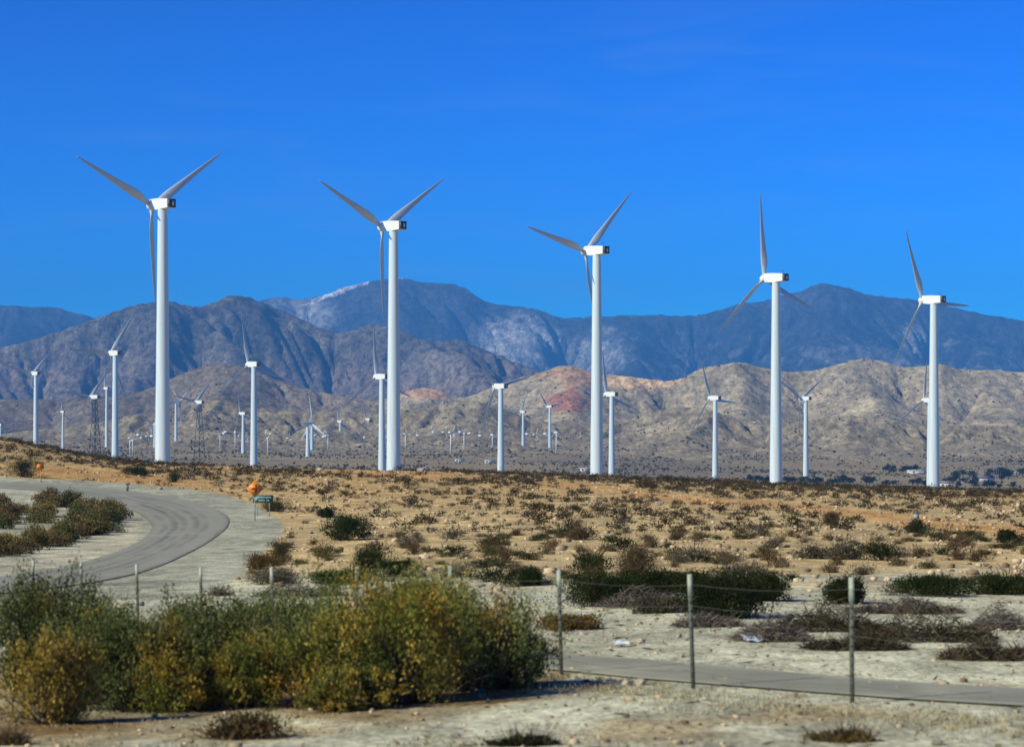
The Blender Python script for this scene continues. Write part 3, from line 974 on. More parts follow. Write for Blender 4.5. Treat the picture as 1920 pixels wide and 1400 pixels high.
# tiny turbines out on the plain: each one small mesh
def tiny_mesh(seed, lattice):
    rr = random.Random(seed)
    b = MB()
    H, L = 24.0, 8.5
    if lattice:
        for sx in (-1, 1):
            for sy in (-1, 1): b.tube([(sx*1.1, sy*1.1, 0), (sx*.3, sy*.3, H)], [.14, .1], 3, c=(.16, .17, .18))
    else:
        b.tube([(0, 0, 0), (0, 0, H)], [.75, .45], 8, c=(.72, .74, .74))
    b.box((-.9, -2.4, H-.3), (.9, 2.2, H+1.5), c=(.8, .8, .78))
    t0 = rr.uniform(0, 120)
    for k in range(3):
        a = R(t0+120*k)
        d = Vector((math.sin(a), 0, math.cos(a))); s = Vector((math.cos(a), 0, -math.sin(a)))
        p = Vector((0, 2.6, H+.6))
        pts = []
        for off in (-.12, .12):
            pts += [p + s*-.34 + Vector((0, off, 0)), p + s*.34 + Vector((0, off, 0)), p + d*L + s*.2 + Vector((0, off, 0)), p + d*L - s*.2 + Vector((0, off, 0))]
        b.add(pts, [(0,1,2,3),(7,6,5,4),(0,4,5,1),(1,5,6,2),(2,6,7,3),(3,7,4,0)], c=(.74, .75, .75))
    return b.mesh('tiny_turbine', M_TINY, col=True)
M_TINY, n, l = new_mat('far_turbine_paint')
o_ = n.new('ShaderNodeOutputMaterial'); b_ = nd(n, 'ShaderNodeBsdfPrincipled', i_Roughness=.5)
a_ = n.new('ShaderNodeAttribute'); a_.attribute_name = 'col'
l.new(a_.outputs['Color'], b_.inputs['Base Color']); l.new(b_.outputs[0], o_.inputs[0])
tm = [tiny_mesh(i, i % 3 != 0) for i in range(9)]
spots = [(760,838),(783,836),(862,838),(870,842),(832,838),(880,834),(923,838),(988,836),(1002,842),(1043,836),(1022,846),(812,846),(845,852),(900,850)]
for i in range(18):
    spots.append((random.uniform(400, 730), random.uniform(834, 858)))
for i in range(6): spots.append((random.uniform(225, 300), random.uniform(846, 860)))
its = []
for i, (x, y) in enumerate(spots):
    X, Z, h = plain_at(x, y, 1700, 2900)
    o = link('small_turbine', tm[i % 9], None, (X, Z, h-.2), (0, 0, R(random.uniform(20, 60) if i % 4 else random.uniform(-70, -40))))
    s = random.uniform(.6, .85) if x < 740 else random.uniform(.75, 1.0)
    o.scale = (s, s, s)
    tag(o, 'turbine', 'wind turbine', 'tiny wind turbines on the far plain')
    its.append((o, x, 'tiny turbine, %s, %s' % ('white tower' if i % 9 % 3 == 0 else 'dark lattice tower', 'left of the tallest turbine' if x < 310 else
                'left of the brown mountain' if x < 476 else 'left of the close pair of turbines' if x < 575 else 'just right of the close pair' if x < 640 else
                'left of the second big tower' if x < 735 else 'right of the second big tower' if x < 850 else 'left of the lone turbine' if x < 935 else 'right of the lone turbine')))
label_cells(its)

# ------------------------------------------------------------------ plants
def unit(a): return a/np.maximum(np.linalg.norm(a, axis=-1, keepdims=True), 1e-9)

def leaf_quads(cen, dirs, ln, wd, rng):
    n = len(cen)
    side = unit(np.cross(dirs, unit(rng.normal(size=(n, 3)))))
    ln = ln[:, None]; wd = wd[:, None]
    v = np.stack([cen-dirs*ln*.5, cen+side*wd*.5, cen+dirs*ln*.5, cen-side*wd*.5], 1).reshape(-1, 3)
    return v, np.arange(n*4).reshape(n, 4)

def shrub_arrays(seed, W, D, H, n_cl, n_lf, leaf, pal, stem_col, spread=.13, lump=.35, n_st=60, stem_r=.008, flat_base=.12, up=.5, sprigs=0):
    """(leaf verts, quads, cols), (stem verts, quads, cols) of a rounded uneven bush"""
    rng = np.random.default_rng(seed)
    th = rng.uniform(0, 2*np.pi, n_cl)
    cz = rng.uniform(-.05, 1, n_cl)**.8
    rad = np.sqrt(np.clip(1-cz**2, 0, 1))
    d = np.stack([np.cos(th)*rad, np.sin(th)*rad, cz], -1)
    lobes = unit(rng.normal(size=(9, 3)))*np.array([1, 1, .7]); lobes[:, 2] = np.abs(lobes[:, 2])
    lob = np.max(np.clip(d@lobes.T, 0, 1)**5, 1)
    fill = rng.uniform(.25, 1.0, n_cl)**.45
    r = fill*(1-lump+lump*1.5*lob)*(1+.08*rng.normal(size=n_cl))
    cen = d*r[:, None]*np.array([W/2, D/2, H])
    cen[:, 2] = np.maximum(cen[:, 2], 0)+flat_base*H*rng.uniform(.2, 1, n_cl)
    # each clump has its own colour
    pal = np.array([p[:3] for p in pal]), np.array([p[3] for p in pal])
    zone = fbm(cen[:, 0]/(W*.28)+seed, cen[:, 1]/(D*.28)+cen[:, 2]/(H*.5), seed, 2)
    pick = np.clip((zone/.9+.5 + rng.normal(size=n_cl)*.06), 0, .999)
    cum = np.cumsum(pal[1])/pal[1].sum()
    ci = np.searchsorted(cum, pick); ci = np.clip(ci, 0, len(cum)-1)
    k = np.repeat(np.arange(n_cl), n_lf)
    out = unit(cen+np.array([0, 0, .2*H]))
    p = cen[k] + rng.normal(size=(len(k), 3))*spread*np.array([W*.5, D*.5, H*.6])
    p[:, 2] = np.maximum(p[:, 2], .02)
    dirs = unit(out[k]*.7+rng.normal(size=(len(k), 3))*.7+np.array([0, 0, up]))
    ln = leaf*rng.uniform(.6, 1.4, len(k)); wd = ln*rng.uniform(.3, .5, len(k))
    v, q = leaf_quads(p, dirs, ln, wd, rng)
    c = pal[0][ci][k]*np.clip(1+.28*rng.normal(size=(len(k), 1)), .45, 1.8)
    c = np.repeat(c, 4, 0)
    if sprigs:                                      # leafy shoots that stand out of the outline
        j = rng.choice(np.argsort(-np.linalg.norm(cen/np.array([W/2, D/2, H]), axis=1))[:max(sprigs, n_cl//2)], sprigs)
        m = 12
        dr = unit(out[j]*.8+np.array([0, 0, .75])+rng.normal(size=(sprigs, 3))*.3)
        Ls = H*rng.uniform(.10, .30, sprigs)
        jj = np.repeat(np.arange(sprigs), m); tt = np.tile(np.linspace(.05, 1, m), sprigs)
        ps = cen[j][jj]+dr[jj]*(Ls[jj]*tt)[:, None]+rng.normal(size=(sprigs*m, 3))*.018
        ds = unit(dr[jj]*.8+rng.normal(size=(sprigs*m, 3))*.6)
        l2 = leaf*rng.uniform(.5, 1.0, sprigs*m)*(1.1-.6*tt)
        v2, q2 = leaf_quads(ps, ds, l2, l2*.4, rng)
        c2 = np.repeat(pal[0][ci][j][jj]*np.clip(1.05+.22*rng.normal(size=(sprigs*m, 1)), .5, 1.8), 4, 0)
        q = np.concatenate([q, q2+len(v)]); v = np.concatenate([v, v2]); c = np.concatenate([c, c2])
    # stems: bowed three-sided tapering twigs from the foot to clump centres
    sv, sq = [], []
    for j in rng.choice(n_cl, min(n_st, n_cl), replace=False):
        e = cen[j]*1.03
        f = np.array([rng.normal()*.05*W, rng.normal()*.05*D, 0])
        m = (e+f)*.5 + np.array([0, 0, -.08*H])+rng.normal(size=3)*.03*W
        base = len(sv)
        for pt, rr in ((f, stem_r*1.6), (m, stem_r), (e, stem_r*.4)):
            for a in range(3):
                t = 2.1*a
                sv.append((pt[0]+rr*math.cos(t), pt[1]+rr*math.sin(t), pt[2]+rr*.5*math.sin(t+1)))
        for s in range(2):
            for a in range(3):
                sq.append((base+s*3+a, base+s*3+(a+1) % 3, base+s*3+3+(a+1) % 3, base+s*3+3+a))
    sv = np.array(sv); sq = np.array(sq)
    sc = np.array(stem_col)*np.ones((len(sv), 1))
    return (v, q, c), (sv, sq, sc)

def twig_arrays(seed, W, D, H, n_tw, ln, wd, pal, heap=False):
    """dry brush: bare thin twigs fanning out (or lying in a heap)"""
    rng = np.random.default_rng(seed)
    th = rng.uniform(0, 2*np.pi, n_tw)
    rr = np.sqrt(rng.uniform(0, 1, n_tw))
    if heap:
        cen = np.stack([np.cos(th)*rr*W/2, np.sin(th)*rr*D/2, H*(1-rr**1.5)*rng.uniform(.05, 1, n_tw)+.03], -1)
        bump = .6+.6*fbm(cen[:, 0]/.5, cen[:, 1]/.5, seed, 2)
        cen[:, 2] *= np.clip(bump, .15, 1.3)
        d = unit(np.stack([np.cos(th*7), np.sin(th*7), rng.normal(size=n_tw)*.6], -1))
    else:
        el = rng.uniform(.15, 1.35, n_tw)
        d = np.stack([np.cos(th)*np.cos(el), np.sin(th)*np.cos(el), np.sin(el)], -1)
        cen = d*np.array([W/2, D/2, H])*(rng.uniform(.25, .95, n_tw)[:, None])
        d = unit(d+rng.normal(size=(n_tw, 3))*.45)
    L = ln*rng.uniform(.5, 1.5, n_tw); Wd = wd*rng.uniform(.6, 1.4, n_tw)
    v, q = leaf_quads(cen, d, L, Wd, rng)
    pal = np.array(pal)
    c = np.repeat(pal[rng.integers(0, len(pal), n_tw)]*np.clip(1+.25*rng.normal(size=(n_tw, 1)), .5, 1.6), 4, 0)
    v[:, 2] = np.maximum(v[:, 2], .005)
    return v, q, c

def join(*parts):
    v, q, c, n = [], [], [], 0
    for a, b, d in parts:
        if len(a) == 0: continue
        v.append(a); q.append(np.asarray(b)+n); c.append(d); n += len(a)
    return np.concatenate(v), np.concatenate(q), np.concatenate(c)

# palettes (r, g, b, share)
P_SALT = [(.095,.12,.034,2.4), (.135,.155,.05,3), (.195,.195,.07,1.8), (.28,.20,.036,1.0)]
P_GOLD = [(.095,.115,.024,1.8), (.165,.165,.036,2.2), (.29,.21,.04,2.4), (.33,.195,.03,1.0)]
P_YELL = [(.15,.14,.035,1.2), (.34,.24,.05,2.7), (.42,.29,.07,1.3)]
P_RUST = [(.10,.085,.032,1), (.19,.12,.032,2), (.13,.09,.036,1.5)]
P_CREO = [(.022,.034,.010,2), (.030,.042,.012,2), (.045,.046,.016,1)]
P_OLIV = [(.060,.062,.022,2), (.08,.074,.03,1.5), (.11,.09,.036,1)]
P_DRY = [(.115,.078,.034,2), (.15,.106,.05,2), (.07,.05,.023,1.8)]
P_GREY = [(.16,.135,.085,2), (.115,.098,.06,1.5), (.20,.17,.11,1)]
STEM = (.10, .08, .06)

def big_shrub(name, x, y, wpx, hpx, pal, seed, label, cat='shrub', depth=1.0, n_cl=420, n_lf=34, leaf=.05, group=None, twigs=0, base_y=None, lump=.35, spread=.11, sprigs=0):
    X, Z, h = ground_at(x, y)
    W, H = wpx/F*Z, hpx/F*Z
    lf, st = shrub_arrays(seed, W, W*depth, H*.88, n_cl, n_lf, leaf, pal, STEM, n_st=150, stem_r=.010, lump=lump, spread=spread, sprigs=sprigs)
    o = empty(name, (X, Z+W*depth*.35, float(gnd(X, Z+W*depth*.35))-.04))
    tag(o, label, cat, group)
    link('foliage', mesh_np('foliage', lf[0], lf[1], None, M_FOL, lf[2]), o)
    if twigs:
        tv = twig_arrays(seed+1, W*.95, W*depth*.95, H*.6, twigs, .35, .012, [(.12,.09,.065), (.17,.13,.09), (.07,.05,.04)])
        st = join(st, tv)
    link('branches', mesh_np('branches', st[0], st[1], None, M_FOL, st[2]), o)
    return o

# the belt of bushes in front of the fence
FG = [
 (60, 1312, 300, 275, P_SALT, 'grey-green saltbush at the left edge behind the golden bush'),
 (100, 1362, 190, 195, P_YELL, 'golden yellow bush in front of the grey-green saltbush, lower left'),
 (250, 1338, 340, 215, P_SALT, 'wide dark green saltbush right of the golden yellow bush'),
 (385, 1302, 310, 198, P_SALT, 'grey-green bush in front of the two leftmost visible fence posts'),
 (445, 1330, 240, 150, P_GOLD, 'low rusty golden bush between the dark saltbush and the big mixed bush'),
 (555, 1296, 290, 200, P_SALT, 'olive bush on the left flank of the big golden-green bush'),
 (600, 1328, 250, 200, P_GOLD, 'golden brown bush leaning on the big mixed bush from the left'),
 (745, 1326, 350, 285, P_GOLD, 'tallest golden-green bush, left half of the big clump'),
 (885, 1300, 270, 225, P_SALT + [(.24,.17,.045,2.2)], 'dark green and gold bush at the right end of the foreground belt'),
 (490, 1255, 260, 150, P_SALT, 'olive grey bush in the dip behind the low rusty golden bush'),
 (140, 1262, 230, 150, P_SALT, 'tall grey-green bush rising behind the golden yellow one'),
 (330, 1336, 230, 130, P_GOLD, 'low ochre and green bush at the foot of the dark saltbush'),
 (650, 1335, 170, 100, P_GOLD, 'low golden bush at the front foot of the big clump'),
 (945, 1290, 150, 130, P_GOLD, 'gold-tipped bush closing the right end of the belt'),
 (815, 1255, 260, 190, P_SALT, 'green bush peeping out behind the tallest golden-green bush'),
]
for i, (x, y, w, h, pal, lab) in enumerate(FG):
    big_shrub('saltbush' if pal is P_SALT else 'rabbitbrush', x, y, w*1.08, h*1.55, pal, 100+i, lab, depth=.85, twigs=240,
              group='bushes in front of the wire fence', n_cl=int(1.7*w), n_lf=40, lump=.66, spread=.062, sprigs=int(w*.5))

for i, (x, y, w, h, pal, lab) in enumerate([
 (20, 1400, 90, 40, P_RUST, 'small rusty scrub at the lower left corner'),
 (450, 1388, 190, 80, P_RUST, 'straggly brown brush with dark stems in the foreground sand'),
 (985, 1402, 130, 34, P_CREO, 'low dark plant at the bottom edge right of the centre'),
 (1590, 1394, 160, 36, P_RUST, 'low dry brown plant at the bottom edge on the right')]):
    big_shrub('low_scrub', x, y, w, h, pal, 150+i, lab, n_cl=120, n_lf=14, twigs=260, depth=.6)

# individually placed shrubs beyond the fence
BY = [
 (1360,1162,195,92, P_CREO, 'large round dark green creosote bush behind the middle fence post'),
 (1135,1140,150,76, P_CREO, 'dark green creosote bush left of the large round one'),
 (1215,1118,120,55, P_CREO, 'dark creosote bush tucked behind the gap of the two larger ones'),
 (1195,1075,78,62, P_DRY, 'tall reddish brown dry bush above the creosote bushes'),
 (1285,1110,100,48, P_CREO, 'ragged dark bush left behind the large round creosote bush'),
 (1440,1128,95,62, P_CREO, 'ragged dark bush touching the large round creosote bush on its right'),
 (1240,1152,110,40, P_GREY, 'grey twiggy bush between the two dark creosote bushes'),
 (1590,1132,90,58, P_CREO, 'dark creosote bush behind the right fence post'),
 (1760,1120,150,46, P_CREO, 'long low dark green bush on the right'),
 (1885,1116,120,44, P_CREO, 'dark green bush at the right edge above the sand'),
 (645,1015,88,56, P_CREO, 'dark olive bush standing alone right of the road bend'),
 (612,970,34,20, P_CREO, 'small dark bush just above the lone olive bush'),
 (690,1066,92,44, P_CREO, 'dark bush on pale sand left of the golden bush top'),
 (745,1080,80,40, P_CREO, 'dark bush just behind the golden bush top'),
 (630,1098,105,30, P_CREO, 'low dark bush on pale sand behind the foreground belt'),
 (990,1100,95,42, P_CREO, 'dark bush right of the golden bush top'),
 (525,1052,48,42, P_OLIV, 'olive bush on the edge of the roadside bank'),
 (485,1070,72,40, P_RUST, 'rusty brown bush beside the olive one on the roadside bank'),
 (515,1098,120,40, P_GREY, 'grey dry brush pile spreading below the roadside bank'),
 (38,895,70,36, P_CREO, 'dark bush by the orange sign at the far left'),
 (325,905,32,26, P_OLIV, 'dark green bush behind the far side of the bend'),
 (255,892,70,18, P_CREO, 'low dark bush row on the orange bank behind the road'),
 (510,960,58,26, P_OLIV, 'dark olive bush at the foot of the green sign'),
 (1070,1182,125,36, P_RUST, 'dry orange-brown weed clump by the left of the three right fence posts'),
 (1560,985,42,32, P_DRY, 'dark twiggy bush on the slope below the orange track'),
 (1720,1000,40,30, P_OLIV, 'dark bush right below the grey marker'),
 (1890,1018,34,28, P_CREO, 'dark bush under the orange track near the right edge'),
]
for i, (x, y, w, h, pal, lab) in enumerate(BY):
    big_shrub('creosote_bush' if pal is P_CREO else 'desert_shrub', x, y, w*1.1, h*(1.5 if pal is P_CREO else 1.35), pal, 200+i, lab, n_cl=int(120+w*(4.2 if pal is P_CREO else 2.4)), n_lf=20,
              leaf=.05 if y > 1050 else .10, twigs=80 if y > 1040 else 30, lump=.58, spread=.085 if pal is P_CREO else .11, sprigs=int(w*.5) if y > 1000 else 0)

# the planted island inside the bend
rs = random.Random(5)
isl = []
for i in range(78):
    t = rs.random()
    if i < 50:
        ex = np.interp(t, [0, .35, .65, .85, 1], [-60, 70, 150, 195, 205]); ey = np.interp(t, [0, .35, .65, .85, 1], [1058, 1036, 1012, 994, 978])
        isl.append((ex+rs.uniform(-10, 4), ey-rs.uniform(0, 16), rs.uniform(34, 66), rs.uniform(20, 38)))
    else:
        isl.append((rs.uniform(-50, 170), rs.uniform(948, 992), rs.uniform(30, 55), rs.uniform(18, 32)))
ISL_PAL = [[(.12,.105,.034,2), (.19,.14,.05,2), (.26,.19,.06,1)], [(.09,.10,.03,2), (.14,.125,.042,1.5)], [(.17,.115,.048,2), (.14,.105,.05,1)]]
im = []
for k in range(6):
    lf, st = shrub_arrays(300+k, 1.6, 1.4, 1.0, 130, 16, .10, ISL_PAL[k % 3], STEM, n_st=20, stem_r=.012, lump=.3)
    a = join(lf, st)
    im.append(mesh_np('island_bush', a[0], a[1], None, M_FOL, a[2]))
its = []
for i, (x, y, w, h) in enumerate(isl):
    X, Z, hh = ground_at(x, y)
    o = link('island_bush', im[i % 6], None, (X, Z, hh-.05), (0, 0, rs.uniform(0, 6)))
    o.scale = (w*1.35/F*Z/1.6, w*1.2/F*Z/1.6, h*1.25/F*Z)
    tag(o, 'bush', 'shrub', 'bushes on the island inside the bend')
    its.append((o, x, '%s %s bush on the road bend island, %s' % ('wide' if w > 44 else 'small', ('straw-coloured', 'olive', 'rusty')[i % 3],
                'front edge' if i < 50 else ('back row' if y < 968 else 'middle'))))
label_cells(its)

# scattered desert scrub on the rise
SCR = []
for k in range(12):
    pal = [P_DRY, P_DRY, P_OLIV, P_GREY, P_DRY, P_CREO][k % 6]
    W, H = 1.6, (.85, 1.05, .75)[k % 3]
    lf, st = shrub_arrays(400+k, W, W*.9, H*.9, 70, 9, .085, pal, STEM, n_st=26, stem_r=.012, lump=.6, spread=.12)
    tw = twig_arrays(430+k, W, W*.9, H, 170, .34, .022, [p[:3] for p in pal])
    SCR.append(join(lf, st, tw))
SCR_ME = [mesh_np('desert_scrub', a[0], a[1], None, M_FOL, a[2]) for a in SCR]
LOW = []
for k in range(8):
    pal = [P_DRY, P_OLIV, P_GREY, P_DRY][k % 4]
    lf, st = shrub_arrays(460+k, 1.6, 1.5,   .85, 16, 4, .21, pal, STEM, n_st=0 or 1, lump=.5, spread=.12)
    tw = twig_arrays(480+k, 1.6, 1.5,   .9, 24, .42, .055, [p[:3] for p in pal])
    LOW.append(join(lf, tw))

def scatter(n, zlo, zhi, seed, ok):
    rng = np.random.default_rng(seed)
    out = []
    while len(out) < n:
        Z = math.sqrt(rng.uniform(zlo*zlo, zhi*zhi)); u = rng.uniform(-.235, .235)
        X = u*Z
        h = float(g0(X, Z)); px, py = float(XC+F*u), float(YH-F*h/Z)
        if ok(px, py, X, Z, rng): out.append((X, Z))
    return out
ROADISH = SHOULDER + []
def on_slope(px, py, X, Z, rng):
    if in_poly(np.array([px]), np.array([py]), SHOULDER)[0]: return False
    if py > 1120: return False
    if float(orange_weight(np.array([px]), np.array([py]))[0]) > .25: return rng.random() < .05
    d = .55 + .9*float(fbm(X/16, Z/16, 77, 2))
    if px < 760 and py > 930: d *= .28                       # bare sand between the bend and the slope
    if py > 1060: d *= .7
    return rng.random() < d
pts = sorted(scatter(2700, 56, 455, 91, on_slope) + scatter(1300, 335, 470, 92, on_slope), key=lambda p: p[1])
rs = random.Random(12)
N_IND = 230
its = []
for i, (X, Z) in enumerate(pts[:N_IND]):
    k = rs.randrange(12)
    o = link('desert_scrub', SCR_ME[k], None, (X, Z, float(gnd(X, Z))-.04), (0, 0, rs.uniform(0, 6.28)))
    s = rs.uniform(.36, .9) if rs.random() < .84 else rs.uniform(.95, 1.3)
    o.scale = (s*rs.uniform(.85, 1.25), s, s*rs.uniform(.7, 1.05))
    tag(o, 'bush', 'shrub', 'scrub bushes on the stony slope')
    x, y = (float(v) for v in to_px(X, Z, g0(X, Z)))
    its.append((o, x, '%s %s bush, %s, %s' % ('small' if s < .7 else 'big' if s > 1 else 'mid-sized', ['dry brown', 'brown twiggy', 'olive', 'grey', 'dark brown', 'dark green'][k % 6],
                'at slope foot' if y > 1050 else 'low down' if y > 1010 else 'midslope', land(x))))
label_cells(its)
V, Q, Cc, nn = [], [], [], 0
rng = np.random.default_rng(3)
for i, (X, Z) in enumerate(pts[N_IND:]):
    a = LOW[int(rng.integers(8))]
    s = rng.uniform(.4, .9)*(1.5 if rng.random() < .3 else 1)*(1.15 if Z > 330 else 1); t = rng.uniform(0, 6.28)
    c, sn = math.cos(t), math.sin(t)
    v = a[0]*np.array([s*1.15, s, s*rng.uniform(.65, 1.0)])
    v = np.stack([v[:, 0]*c-v[:, 1]*sn+X, v[:, 0]*sn+v[:, 1]*c+Z, v[:, 2]+float(gnd(X, Z))-.05], -1)
    V.append(v); Q.append(a[1]+nn); Cc.append(a[2]*rng.uniform(.65, 1.25)); nn += len(v)
me = mesh_np('far_scrub', np.concatenate(V), np.concatenate(Q), None, M_FOL, np.concatenate(Cc))
tag(link('far_scrub', me), kind='stuff')

# scrub on the far plain and on the tan hills: thousands of bushes two pixels high, only ever seen as dots
_oct = np.array([(1,0,.45),(0,1,.45),(-1,0,.45),(0,-1,.45),(0,0,1),(0,0,-.1)], float)
_of = np.array([(0,1,4),(1,2,4),(2,3,4),(3,0,4),(1,0,5),(2,1,5),(3,2,5),(0,3,5)])
def dots(name, P, size, seed, cols):
    rng = np.random.default_rng(seed)
    n = len(P)
    o = _oct[None]*np.clip(1+.3*rng.normal(size=(n, 6, 1)), .4, 1.8)*(size[:, None, None]*np.array([1, 1, 1.15]))
    v = (P[:, None]+o).reshape(-1, 3)
    f = (_of[None]+6*np.arange(n)[:, None, None]).reshape(-1, 3)
    cols = np.array(cols)
    c = np.repeat(cols[rng.integers(0, len(cols), n)]*rng.uniform(.7, 1.3, (n, 1)), 6, 0)
    tag(link(name, mesh_np(name, v, None, f, M_FOL, c)), kind='stuff')
DOTC = [(.10,.085,.045), (.13,.11,.06), (.07,.068,.036)]
rng = np.random.default_rng(41)
zc_ = np.sqrt(rng.uniform(1000**2, 3600**2, 26000)); uc_ = rng.uniform(-.235, .235, 26000)
xc_ = uc_*zc_
keep = (fbm(xc_/170, zc_/300, 55, 3) + .25*rng.normal(size=26000)) > .13
xc_, zc_ = xc_[keep], zc_[keep]
hc_ = gnd(xc_, zc_)
dots('plain_scrub', np.stack([xc_, zc_, hc_-.1], -1), rng.uniform(.6, 1.5, len(xc_)), 42, DOTC)
def hill_dots(name, G, n, seed, smin, smax, thr):
    X, Z, H = G
    rng = np.random.default_rng(seed)
    i = rng.uniform(0, X.shape[0]-1.01, n); j = rng.uniform(X.shape[1]*.06, X.shape[1]*.94, n)
    i0, j0 = i.astype(int), j.astype(int); fi, fj = i-i0, j-j0
    def s_(A): return (A[i0, j0]*(1-fi)+A[i0+1, j0]*fi)*(1-fj)+(A[i0, j0+1]*(1-fi)+A[i0+1, j0+1]*fi)*fj
    x, z, h = s_(X), s_(Z), s_(H)
    k = (fbm(x/150, z/200, seed, 3)+.25*rng.normal(size=n)) > thr
    dots(name, np.stack([x, z, h-.2], -1)[k], rng.uniform(smin, smax, n)[k], seed+1, DOTC)
hill_dots('hill_scrub', R_FRONT, 11000, 61, 1.2, 2.8, .10)
hill_dots('hill_scrub', R_SCARP, 9000, 63, .9, 2.2, .08)

# brush heaps of dead branches on the pale sand
TWP = [(.065,.05,.028), (.095,.075,.042), (.04,.032,.018), (.14,.115,.075)]
for i, (x, y, w, h, dep, lab) in enumerate([
 (1450,1205,150,46, .8, 'brown heap of dead brush at the left end of the brush row on pale sand'),
 (1560,1186,230,50, .5, 'long heap of dead dark brush behind the right fence post'),
 (1740,1205,280,62, .5, 'largest heap of dead brush right of the right fence post'),
 (1860,1240,190,40, .5, 'low heap of dead brush nearest the frontage road'),
 (1880,1180,130,38, .6, 'grey brush heap at the right edge of the sand'),
 (1610,1222,200,28, .5, 'low litter of broken twigs in front of the brush row'),
 (1205,1142,170,34, .5, 'pale bare branches under the dark creosote bushes'),
 (1330,1178,130,26, .5, 'grey twigs lying below the large round creosote bush'),
 (1700,1150,230,22, .4, 'thin grey twigs along the foot of the long low bush'),
 (560,1120,180,28, .5, 'grey brush litter at the end of the roadside bank')]):
    X, Z, hh = ground_at(x, y)
    W = w/F*Z; H = h/F*Z*1.8
    pale = 'pale' in lab or 'grey' in lab
    a = twig_arrays(600+i, W, W*dep, H, int(450+w*5), .34, .016, [(.24,.20,.16), (.16,.13,.10), (.10,.08,.06)] if pale else TWP, heap=True)
    o = link('brush_heap', mesh_np('brush_heap', a[0], a[1], None, M_FOL, a[2]), None, (X, Z+W*dep*.3, hh))
    tag(o, lab, 'brush heap', 'heaps of dead brush')

# dry grass by the fence foot and in the foreground
def grass(name, n, spot, col, hgt, seed):
    rng = np.random.default_rng(seed)
    P = np.array([spot(rng) for _ in range(n)])
    nb = 10
    k = np.repeat(np.arange(n), nb)
    b = P[k] + np.concatenate([rng.normal(size=(n*nb, 2))*.07, np.zeros((n*nb, 1))], 1)
    d = unit(np.concatenate([rng.normal(size=(n*nb, 2))*.55, np.ones((n*nb, 1))], 1))
    ln = hgt*rng.uniform(.4, 1.2, n*nb)
    v, q = leaf_quads(b+d*ln[:, None]*.5, d, ln, np.full(n*nb, .014), rng)
    c = np.repeat(np.array(col)*np.clip(1+.25*rng.normal(size=(n*nb, 1)), .5, 1.6), 4, 0)
    tag(link(name, mesh_np(name, v, q, None, M_FOL, c)), kind='stuff')
def sp_fence(rng):
    x = rng.uniform(980, 1960); y = 1266+(x-1050)*.107+rng.normal()*13+16
    return ground_at(x, y)
grass('dry_grass', 230, sp_fence, (.44,.38,.21), .09, 1)
def sp_fg(rng):
    while True:
        x, y = rng.uniform(0, 1900), rng.uniform(1335, 1420)
        X, Z, h = ground_at(x, y)
        if float(fbm(np.array(X/1.3), np.array(Z/1.3), 52, 2)) > .12: return X, Z, h
grass('straw_grass', 200, sp_fg, (.40,.35,.2), .05, 2)
def sp_isl(rng):
    t = rng.random()
    return ground_at(np.interp(t, [0, .5, 1], [-20, 90, 185]), np.interp(t, [0, .5, 1], [1035, 1016, 985])+rng.normal()*5)
grass('tall_yellow_grass', 170, sp_isl, (.38,.30,.07), 1.2, 4)

# dark bits of twig and bark lying about on the near sand
rng = np.random.default_rng(88)
tw_ = scatter(900, 23.5, 60, 89, lambda px, py, X, Z, r: not in_poly(np.array([px]), np.array([py]), SHOULDER)[0] and r.random() < .25+.9*float(fbm(X/2.5, Z/4, 90, 2)))
P_ = np.array([(x, z, float(gnd(x, z))+.015) for x, z in tw_])
d_ = unit(np.concatenate([rng.normal(size=(len(P_), 2)), rng.normal(size=(len(P_), 1))*.12], 1))
v_, q_ = leaf_quads(P_, d_, rng.uniform(.05, .3, len(P_)), rng.uniform(.012, .04, len(P_)), rng)
c_ = np.repeat(np.array([.085,.068,.045])*rng.uniform(.5, 1.8, (len(P_), 1)), 4, 0)
tag(link('twig_litter', mesh_np('twig_litter', v_, q_, None, M_FOL, c_)), kind='stuff')

# ------------------------------------------------------------------ stones
def stone_mesh(seed):
    rng = random.Random(seed)
    import bmesh
    bm = bmesh.new()
    bmesh.ops.create_icosphere(bm, subdivisions=1, radius=.5)
    for v in bm.verts:
        v.co *= rng.uniform(.55, 1.25); v.co.z *= .72
    me = bpy.data.meshes.new('stone'); bm.to_mesh(me); bm.free()
    me.materials.append(M_STONE)
    return me
SM = [stone_mesh(i) for i in range(6)]
for i, (x, y, w, lab) in enumerate([
 (1200,1208,22,'tan boulder alone on pale sand left of the middle right post'),
 (1172,1284,26,'pale rock at the verge, left one of two'),
 (1202,1282,30,'pale rock at the verge, right one of two'),
 (855,1384,26,'whitish stone in the foreground sand below the big bush'),
 (1758,1398,34,'ochre stone cut by the bottom edge on the right'),
 (1095,1190,16,'small pale stone beside the dry weed clump'),
 (300,918,12,'white stone on the far verge of the bend'),
 (545,1020,14,'white stone on the roadside bank'),
 (790,880,18,'pale boulder on the crest right of the second large tower'),
 (598,884,14,'pale boulder on the crest between the first two large towers'),
 (1236,948,20,'round pale boulder at the left start of the orange track')]):
    X, Z, h = ground_at(x, y)
    s = w/F*Z
    o = link('rock', SM[i % 6], None, (X, Z, h+s*.18), (0, 0, i*1.3)); o.scale = (s, s, s)
    tag(o, lab, 'rock')
sv = np.array([tuple(v.co) for v in SM[0].vertices]); stt = np.array([tuple(p.vertices) for p in SM[0].polygons])
protos = [(np.array([tuple(v.co) for v in m.vertices]), np.array([tuple(p.vertices) for p in m.polygons])) for m in SM]
V, T_, Cc, nn = [], [], [], 0
rng = np.random.default_rng(17)
